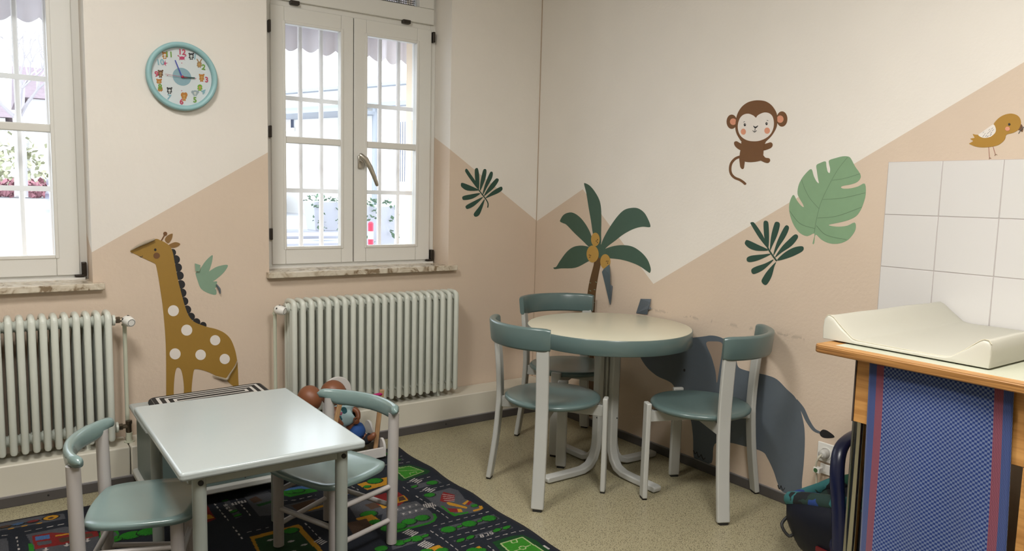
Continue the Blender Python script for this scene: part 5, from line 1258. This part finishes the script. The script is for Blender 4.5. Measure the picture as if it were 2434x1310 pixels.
    poly(WHITE, [(1652,1248),(1672,1240),(1730,1276),(1712,1284)], k)
    poly(YEL, [(880,1310),(1010,1250),(1062,1300),(1000,1340)], k); tree((950,1300), 0.05, k); tree((1030,1300), 0.045, k)
    # car park, factory, trees (behind the right small chair)
    poly(GREY, [(60,860),(380,800),(520,905),(585,955),(520,1030),(140,1120),(20,1010)], k)
    for r_ in range(2):
        for c in range(4):
            bx, by = 150+c*63+r_*62, 880-c*16+r_*42
            poly(LGREY, [(bx,by),(bx+58,by-15),(bx+92,by+12),(bx+34,by+28)], k); letters((bx+40, by+16), (18,-4), (-12,-13), 'P', 0.007, k)
    poly(GRN, [(540,925),(570,930),(588,965),(560,1005),(510,1030),(150,1125),(140,1105),(500,1015),(545,990),(556,960)], k)
    for c in ((440,972),(308,1010),(205,1055),(100,1075)): tree(c, 0.062, k)
    poly(RED, [(-60,770),(60,720),(200,712),(300,775),(200,850),(-40,900)], k); poly(YEL, [(170,770),(255,742),(300,795),(190,822)], k); poly(BROWN, [(195,765),(245,750),(280,788),(205,806)], k)
    poly(YEL, [(-20,850),(180,800),(190,820),(0,878)], k)
    for i in range(6): oval(BLUE, (-20+i*28, 800-i*6), 0.012, 0.012, k)
    zebra((320,1118), (0.85,-0.5), 5, (22,8), 80, k); zebra((475,1238), (0.85,-0.5), 5, (22,8), 90, k)
    poly(GREY, [(120,1215),(470,1120),(528,1172),(140,1290)], k); tree((210,1222), 0.05, k); tree((382,1180), 0.055, k); bush((292,1200), 0.035, k); bush((470,1152), 0.035, k); tree((30,1280), 0.05, k)
    poly(YEL, [(360,1320),(600,1240),(720,1310),(640,1380)], k); tree((480,1310), 0.05, k); tree((640,1300), 0.05, k)
    # left part
    k = (460, 1100, 4.868)
    poly(YEL, [(1890,240),(2240,160),(2300,230),(2010,310)], k); tree((2100,205), 0.07, k); tree((2010,270), 0.035, k)
    oval(BLUE, (1785,335), 0.05, 0.05, k); oval(YEL, (1785,335), 0.038, 0.038, k); line(WHITE, [(1830,270),(1900,300),(1925,350)], 0.007, k, D)
    poly(GREY, [(1750,420),(2050,350),(2300,560),(1900,660)], k); letters((1850,470), (60,-14), (-16,-30), 'PP', 0.009, k); tree((2030,590), 0.07, k)
    poly(RED, [(2030,395),(2150,360),(2240,340),(2330,470),(2180,510)], k); poly(YEL, [(2150,480),(2330,440),(2350,480),(2190,525)], k); poly(BROWN, [(1980,480),(2090,450),(2170,500),(2060,535)], k)
    poly(YEL, [(1870,640),(2060,590),(2210,690),(2060,740)], k); tree((2100,680), 0.05, k); poly(BROWN, [(1770,690),(2000,640),(2090,760),(1850,830)], k)
    poly(GREY, [(580,385),(860,320),(1000,420),(900,600),(760,610)], k); poly(BROWN, [(640,420),(720,380),(800,430),(700,460)], k); poly(DKG, [(720,480),(900,430),(930,450),(760,500)], k)
    poly(BLUE, [(1030,300),(1290,255),(1420,300),(1080,330)], k); poly(GRN, [(1030,320),(1380,290),(1440,320),(1120,390),(1040,370)], k); tree((1140,330), 0.05, k); tree((1220,320), 0.05, k)
    line(WHITE, [(1030,430),(1180,425),(1420,365)], 0.007, k, D); poly(GREY, [(1040,490),(1420,400),(1560,520),(1100,620)], k); poly(BROWN, [(1130,490),(1390,410),(1450,470),(1200,545)], k); poly(YEL, [(1200,560),(1500,480),(1520,500),(1230,580)], k)
    poly(YEL, [(650,850),(1210,705),(1240,720),(1560,1080),(820,1200)], k); poly((0.010,0.045,0.012), [(705,875),(1180,745),(1500,1080),(830,1160)], k); tree((1130,780), 0.06, k)
    for c in ((890,885),(1130,900),(1280,940),(1150,1020)): oval(WHITE, c, 0.026, 0.014, k)
    poly(GREY, [(330,425),(402,412),(565,610),(485,640)], k); letters((350,480), (26,30), (30,-8), 'SCB', 0.008, k); bush((366,432), 0.03, k); bush((466,556), 0.035, k); bush((512,602), 0.035, k)
    line(WHITE, [(240,465),(405,665)], 0.008, k, D); line(WHITE, [(490,410),(560,490),(650,590),(655,620)], 0.008, k, D); zebra((525,455), (0.35,0.6), 5, (36,-8), 45, k, 0.014); line(WHITE, [(455,730),(580,890)], 0.008, k, D); line(WHITE, [(615,800),(870,740)], 0.007, k, D)
    poly(RED, [(60,480),(150,480),(260,640),(120,700),(40,600)], k); poly(YEL, [(130,600),(190,590),(240,630),(140,650)], k); line(WHITE, [(1290,690),(1470,870)], 0.008, k, D); zebra((1470,905), (0.85,-0.5), 4, (26,10), 80, k)
    k = (0, 1120, 5.291)
    poly(GREY, [(-60,660),(480,560),(800,525),(820,590),(560,640),(-60,750)], k)
    for c, col in (((60,695),BROWN),((225,662),(0.04,0.08,0.16)),((415,628),(0.14,0.015,0.015))): oval(BLK, c, 0.05, 0.03, k); oval(col, (c[0],c[1]-8), 0.04, 0.022, k); oval(YEL, (c[0]+80,c[1]+18), 0.022, 0.010, k)
    oval(BLK, (640,575), 0.062, 0.055, k); oval(YEL, (640,575), 0.05, 0.045, k); oval(BROWN, (640,580), 0.02, 0.02, k)
    line(WHITE, [(310,752),(880,640)], 0.007, k, D); line(WHITE, [(20,802),(95,795)], 0.007, k); line(WHITE, [(208,815),(240,1010),(270,1150)], 0.008, k, D)
    poly(GREY, [(-60,850),(90,835),(125,1100),(-60,1100)], k); poly(GREY, [(325,790),(820,690),(1000,700),(1280,830),(1260,1010),(480,1050)], k)
    poly(RED, [(398,805),(640,765),(880,770),(1228,745),(1240,805),(870,900),(440,975)], k); poly(BLUE, [(438,818),(620,790),(628,838),(452,865)], k); poly(GREY, [(460,885),(640,860),(650,900),(480,930)], k); poly(BROWN, [(730,840),(1150,770),(1180,810),(760,890)], k); poly(YEL, [(690,800),(880,770),(880,785),(700,815)], k)
    for c in ((575,975),(840,918),(1100,862)): poly(WHITE, [(c[0]-14,c[1]-22),(c[0]+14,c[1]-26),(c[0]+16,c[1]),(c[0]+40,c[1]-4),(c[0],c[1]+24),(c[0]-42,c[1]+8),(c[0]-14,c[1]+4)], k)
    poly(GRN, [(350,905),(408,898),(445,1060),(375,1060)], k); poly(GRN, [(1250,760),(1480,740),(1520,860),(1420,900),(1250,900)], k); poly(GREY, [(1400,760),(1450,755),(1480,800),(1420,820)], k); tree((1645,800), 0.08, k); tree((1870,752), 0.08, k); bush((1465,862), 0.04, k)
    # border and edge ripples
    e = np.minimum(np.minimum(X-x0, x1-X), np.minimum(Y-y0, y1-Y)); COL[e < 0.016] = (0.018, 0.018, 0.022)
    COL *= 0.82*(0.84+0.32*rng.random((ny, nx, 1)))
    Z = 0.0030+0.0003*np.sin(X*9)*np.sin(Y*7)
    dr = x1-X
    Z = Z+0.0030*np.exp(-(dr/0.055)**2)*np.clip(np.sin((-Y-0.62)*18.0), 0, 1)*np.exp(-((Y+0.85)/0.4)**2)
    Z[e < 0.003] = 0.0005
    XX = X+0.005*np.exp(-dr/0.1)*np.sin(Y*16)
    me = bpy.data.meshes.new('play_rug'); nv = nx*ny
    me.vertices.add(nv); me.vertices.foreach_set('co', np.stack([XX, Y, Z], -1).astype(np.float32).ravel())
    idx = np.arange(nv).reshape(ny, nx); q = np.stack([idx[:-1,:-1], idx[:-1,1:], idx[1:,1:], idx[1:,:-1]], -1).reshape(-1, 4); nf = len(q)
    me.loops.add(nf*4); me.loops.foreach_set('vertex_index', q.ravel().astype(np.int32)); me.polygons.add(nf); me.polygons.foreach_set('loop_start', np.arange(0, nf*4, 4, dtype=np.int32))
    me.update(calc_edges=True)
    at = me.color_attributes.new('print', 'FLOAT_COLOR', 'POINT'); at.data.foreach_set('color', np.concatenate([COL, np.ones((ny, nx, 1))], -1).astype(np.float32).ravel())
    me.polygons.foreach_set('use_smooth', np.ones(nf, bool))
    m, t, b = nt('woven_pile'); N, L = t.nodes, t.links
    a = N.new('ShaderNodeAttribute'); a.attribute_name = 'print'; L.new(a.outputs['Color'], b.inputs['Base Color'])
    b.inputs['Roughness'].default_value = 0.95; b.inputs['Specular IOR Level'].default_value = 0.08; b.inputs['Sheen Weight'].default_value = 0.05
    n = N.new('ShaderNodeTexNoise'); n.inputs['Scale'].default_value = 420; g_ = N.new('ShaderNodeNewGeometry'); L.new(g_.outputs['Position'], n.inputs['Vector'])
    bp = N.new('ShaderNodeBump'); bp.inputs['Strength'].default_value = 0.5; bp.inputs['Distance'].default_value = 0.003; L.new(n.outputs['Fac'], bp.inputs['Height']); L.new(bp.outputs[0], b.inputs['Normal'])
    me.materials.append(m); o = bpy.data.objects.new('play_rug', me); C.objects.link(o)
    tag(o, 'dark play rug printed with streets, trees and football fields', 'rug')
make_rug()

# ------------------------------------------------------------------ doll chair and two baby dolls by the radiator
M_SKIN = mat('doll_skin', (0.20, 0.070, 0.030), 0.45, var=0.05, vscale=12); M_WPAN = mat('white_panel', (0.62, 0.60, 0.58), 0.35)
dc = thing('doll_chair', 'wooden doll chair with white panels and pink bar near the radiator', 'doll chair', (-1.40, -0.38, 0))
Bd = lambda mb, n, m, p=dc, **k: build(mb, n, m, p, world=True, **k)
pr_t, pr_b = Vector(ony(908, 928, -0.43)), Vector(ony(890, 1078, -0.43)); pr_b.z = 0.0085
pl_t, pl_b = Vector(ony(812, 945, -0.48)), Vector(ony(770, 1040, -0.48)); pl_b.z = 0.0085
def post(t_, b_, n):
    d = (t_-b_).normalized(); w = Vector((0.011, -0.003, 0)); h_ = Vector((0.002, 0.008, 0)); vs = []
    for e in (b_, t_): vs += [e-w-h_, e+w-h_, e+w+h_, e-w+h_]
    Bd(MB().add(vs, [(3,2,1,0),(4,5,6,7),(0,1,5,4),(1,2,6,5),(2,3,7,6),(3,0,4,7)]), n, M_DOLLWOOD, bevel=0.004)
post(pr_t, pr_b, 'post'); post(pl_t, pl_b, 'post')
Bd(MB().tube([pl_t-Vector((0,0,0.028)), pr_t-Vector((0,0,0.022))], 0.0085, 12), 'front_bar', mat('pink_bar', (0.42, 0.012, 0.14), 0.35))
Bd(MB().prism([(-1.418+x, -0.255, 0.224+z) for x, z in rrect(0.075, 0.165, 0.072, 8)], (0, 0.012, 0)), 'back_panel', M_WPAN, bevel=0.003, smooth=40)
Bd(MB().box(-1.50, -1.28, -0.42, -0.25, 0.078, 0.090), 'seat_board', M_WPAN, bevel=0.003)
for x, ro in ((-1.265, 0.0), (-1.515, 0.0)):
    sp_ = [(-0.235,0.008),(-0.45,0.008),(-0.475,0.03),(-0.47,0.075),(-0.44,0.10),(-0.39,0.085),(-0.34,0.11),(-0.30,0.145),(-0.255,0.14),(-0.235,0.09)]
    Bd(MB().prism([(x, y, z) for y, z in crom(sp_, 4)], (0.012, 0, 0)), 'side_panel', M_WPAN, bevel=0.002, smooth=40)
Bd(MB().box(-1.515, -1.253, -0.470, -0.458, 0.010, 0.060), 'foot_board', M_WPAN, bevel=0.003)
def skin_mesh(name, joints, edges, mtl, parent, sub=2):
    me = bpy.data.meshes.new(name); bm = bmesh.new(); ly = bm.verts.layers.skin.verify(); I = wm(parent).inverted(); vv = []
    for i, (p_, r_) in enumerate(joints):
        v = bm.verts.new(I @ Vector(p_)); v[ly].radius = (r_, r_) if not isinstance(r_, tuple) else r_; v[ly].use_root = (i == 0); vv.append(v)
    for a, b in edges: bm.edges.new((vv[a], vv[b]))
    bm.to_mesh(me); bm.free(); me.materials.append(mtl)
    o = bpy.data.objects.new(name, me); o.parent = parent; C.objects.link(o)
    s_ = o.modifiers.new('skin', 'SKIN'); s_.use_smooth_shade = True
    m2 = o.modifiers.new('sub', 'SUBSURF'); m2.levels = sub; m2.render_levels = sub
    return o
def doll_head(c, r, face, parent, body):
    c = Vector(c); f = Vector(face).normalized(); R = f.to_track_quat('-Y', 'Z').to_matrix().to_4x4(); T = Matrix.Translation(c) @ R
    mb = MB()
    P = lambda x, y, z: T @ Vector((x*r, y*r, z*r))
    mb.ellipsoid(c, r*0.95, r*1.02, r*1.05, 24, 16, 0, R)
    mb.ellipsoid(P(0, -0.55, -0.42), r*0.60, r*0.42, r*0.42, 14, 10, 0, R)          # cheeks and chin
    mb.ellipsoid(P(0, -1.02, -0.12), r*0.12, r*0.14, r*0.12, 10, 8, 0, R)           # nose
    for s in (-1, 1): mb.ellipsoid(P(s*0.94, 0.02, -0.12), r*0.12, r*0.20, r*0.26, 10, 8, 0, R)
    h = build(mb, 'head', M_SKIN, parent, world=True, smooth=70)
    for s in (-1, 1): build(MB().ellipsoid(P(s*0.36, -0.92, 0.08), r*0.13, r*0.06, r*0.10, 10, 8, 0, R), 'eye', M_BLACK, h, world=True)
    build(MB().ellipsoid(P(0, -0.97, -0.46), r*0.20, r*0.05, r*0.06, 10, 8, 0, R), 'mouth', mat('doll_lip', (0.35, 0.06, 0.05), 0.5), h, world=True)
    return h
# doll leaning back in the chair, turned to the right
d2 = thing('baby_doll', 'baby doll in pale turquoise shirt and blue trousers sitting in the doll chair', 'doll', (-1.40, -0.36, 0.09), 0, 'baby dolls')
A_ = lambda u, v, y: Vector(ony(u, v, y))
nk, chs, bl, hp = A_(805,968,-0.345), A_(818,985,-0.35), A_(832,1008,-0.36), A_(842,1020,-0.37)
kn, an = A_(872,1046,-0.41), A_(884,1042,-0.445)
sh_r, el_r, wr_r, hd_r = A_(836,972,-0.375), A_(850,978,-0.395), A_(852,992,-0.41), A_(849,1001,-0.415)
sh_l, el_l, hd_l = A_(795,975,-0.40), A_(800,1000,-0.43), A_(815,1015,-0.44)
kn2, an2 = A_(850,1050,-0.40), A_(858,1068,-0.44)
skin_mesh('body', [(hp,0.024),(bl,0.027),(chs,0.027),(nk,0.020),(A_(800,955,-0.345),0.022),(sh_r,0.017),(el_r,0.017),(wr_r,0.013),(hd_r,0.014),(sh_l,0.02),(el_l,0.017),(hd_l,0.013),(kn,0.019),(an,0.017),(A_(893,1030,-0.45),0.014),(kn2,0.019),(an2,0.018)],
 [(0,1),(1,2),(2,3),(3,4),(2,5),(5,6),(6,7),(7,8),(2,9),(9,10),(10,11),(0,12),(12,13),(13,14),(0,15),(15,16)], M_SKIN, d2)
mb = MB()
for i, du in enumerate((-4.5, -1.5, 1.5, 4.5)): mb.tube([hd_r+Vector((du*0.0011, -0.004, 0.002)), A_(849+du*0.9, 1005.5-abs(du)*0.3, -0.418), A_(847+du*1.0, 1010-abs(du)*0.5, -0.416)], [0.0042, 0.0038, 0.003], 6, round_ends=True)
mb.tube([wr_r, A_(842, 997, -0.42), A_(841, 1003, -0.42)], [0.005, 0.004, 0.003], 6, round_ends=True)
build(mb, 'fingers', M_SKIN, d2, world=True)
skin_mesh('shirt', [(bl+Vector((0,0,-0.008)),0.054),(chs,0.054),(nk+Vector((0,0,-0.006)),0.028),(sh_r,0.025),(A_(842,975,-0.385),0.0235),(sh_l,0.025)], [(0,1),(1,2),(1,3),(3,4),(1,5)], mat('doll_shirt', (0.33, 0.47, 0.49), 0.8), d2)
pr_ = A_(812, 986, -0.405)
build(MB().ellipsoid(pr_, 0.026, 0.006, 0.036, 16, 10, 0, Matrix.Rotation(0.5, 4, 'Y')), 'shirt_print', mat('print_teal', (0.02, 0.10, 0.12), 0.8), d2, world=True)
build(MB().ellipsoid(pr_+Vector((-0.006,-0.005,0.004)), 0.009, 0.003, 0.010, 10, 8), 'shirt_motif', mat('print_rose', (0.30, 0.08, 0.14), 0.8), d2, world=True)
skin_mesh('trousers', [(hp,0.054),(bl+Vector((0.006,0,-0.016)),0.053),(hp.lerp(kn,0.8),0.040),(hp.lerp(kn2,0.8),0.040)], [(0,1),(0,2),(0,3)], mat('doll_denim', (0.015, 0.065, 0.24), 0.85), d2)
skin_mesh('sock', [(hp.lerp(kn,0.80),0.036),(kn,0.035),(kn.lerp(an,0.7),0.030)], [(0,1),(1,2)], mat('doll_sock', (0.008,0.009,0.014), 0.9), d2, 1)
doll_head(A_(792,937,-0.345), 0.062, (0.8, -0.5, 0.15), d2, None)
# doll on the floor with its back to the room
d1 = thing('baby_doll', 'bald baby doll seen from behind between the low table and doll chair', 'doll', (-1.615, -0.42, 0.006), 0, 'baby dolls')
hc = A_(736, 948, -0.42); bx_ = hc.x
hp, bl, chs, nk = Vector((bx_,-0.42,0.055)), Vector((bx_,-0.42,0.12)), Vector((bx_,-0.415,0.20)), Vector((bx_,-0.41,0.262))
skin_mesh('body', [(hp,0.03),(bl,0.03),(chs,0.03),(nk,0.022),((bx_,-0.41,0.285),0.024),((bx_+0.065,-0.41,0.215),0.02),((bx_+0.085,-0.38,0.15),0.017),((bx_+0.075,-0.34,0.10),0.014),((bx_-0.065,-0.41,0.215),0.02),((bx_-0.085,-0.38,0.15),0.017),((bx_-0.075,-0.34,0.10),0.014),((bx_+0.045,-0.32,0.045),0.028),((bx_+0.055,-0.24,0.035),0.02),((bx_-0.045,-0.32,0.045),0.028),((bx_-0.055,-0.24,0.035),0.02)],
 [(0,1),(1,2),(2,3),(3,4),(2,5),(5,6),(6,7),(2,8),(8,9),(9,10),(0,11),(11,12),(0,13),(13,14)], M_SKIN, d1)
skin_mesh('romper', [(hp,0.056),(bl,0.056),(chs,0.052),(nk-Vector((0,0,0.006)),0.03),((bx_+0.065,-0.41,0.215),0.026),((bx_-0.065,-0.41,0.215),0.026),((bx_+0.042,-0.335,0.046),0.034),((bx_-0.042,-0.335,0.046),0.034)], [(0,1),(1,2),(2,3),(2,4),(2,5),(0,6),(0,7)], mat('doll_rose', (0.45, 0.26, 0.33), 0.85), d1)
doll_head(hc, 0.060, (-0.15, 1, 0.05), d1, None)
build(MB().ellipsoid(hc+Vector((0.062, 0.03, -0.005)), 0.012, 0.016, 0.016, 10, 8), 'bow', mat('doll_bow', (0.5, 0.28, 0.36), 0.8), d1, world=True)
for o_ in (dc, d2): o_.location.z += 0.004          # stand on the rug's pile
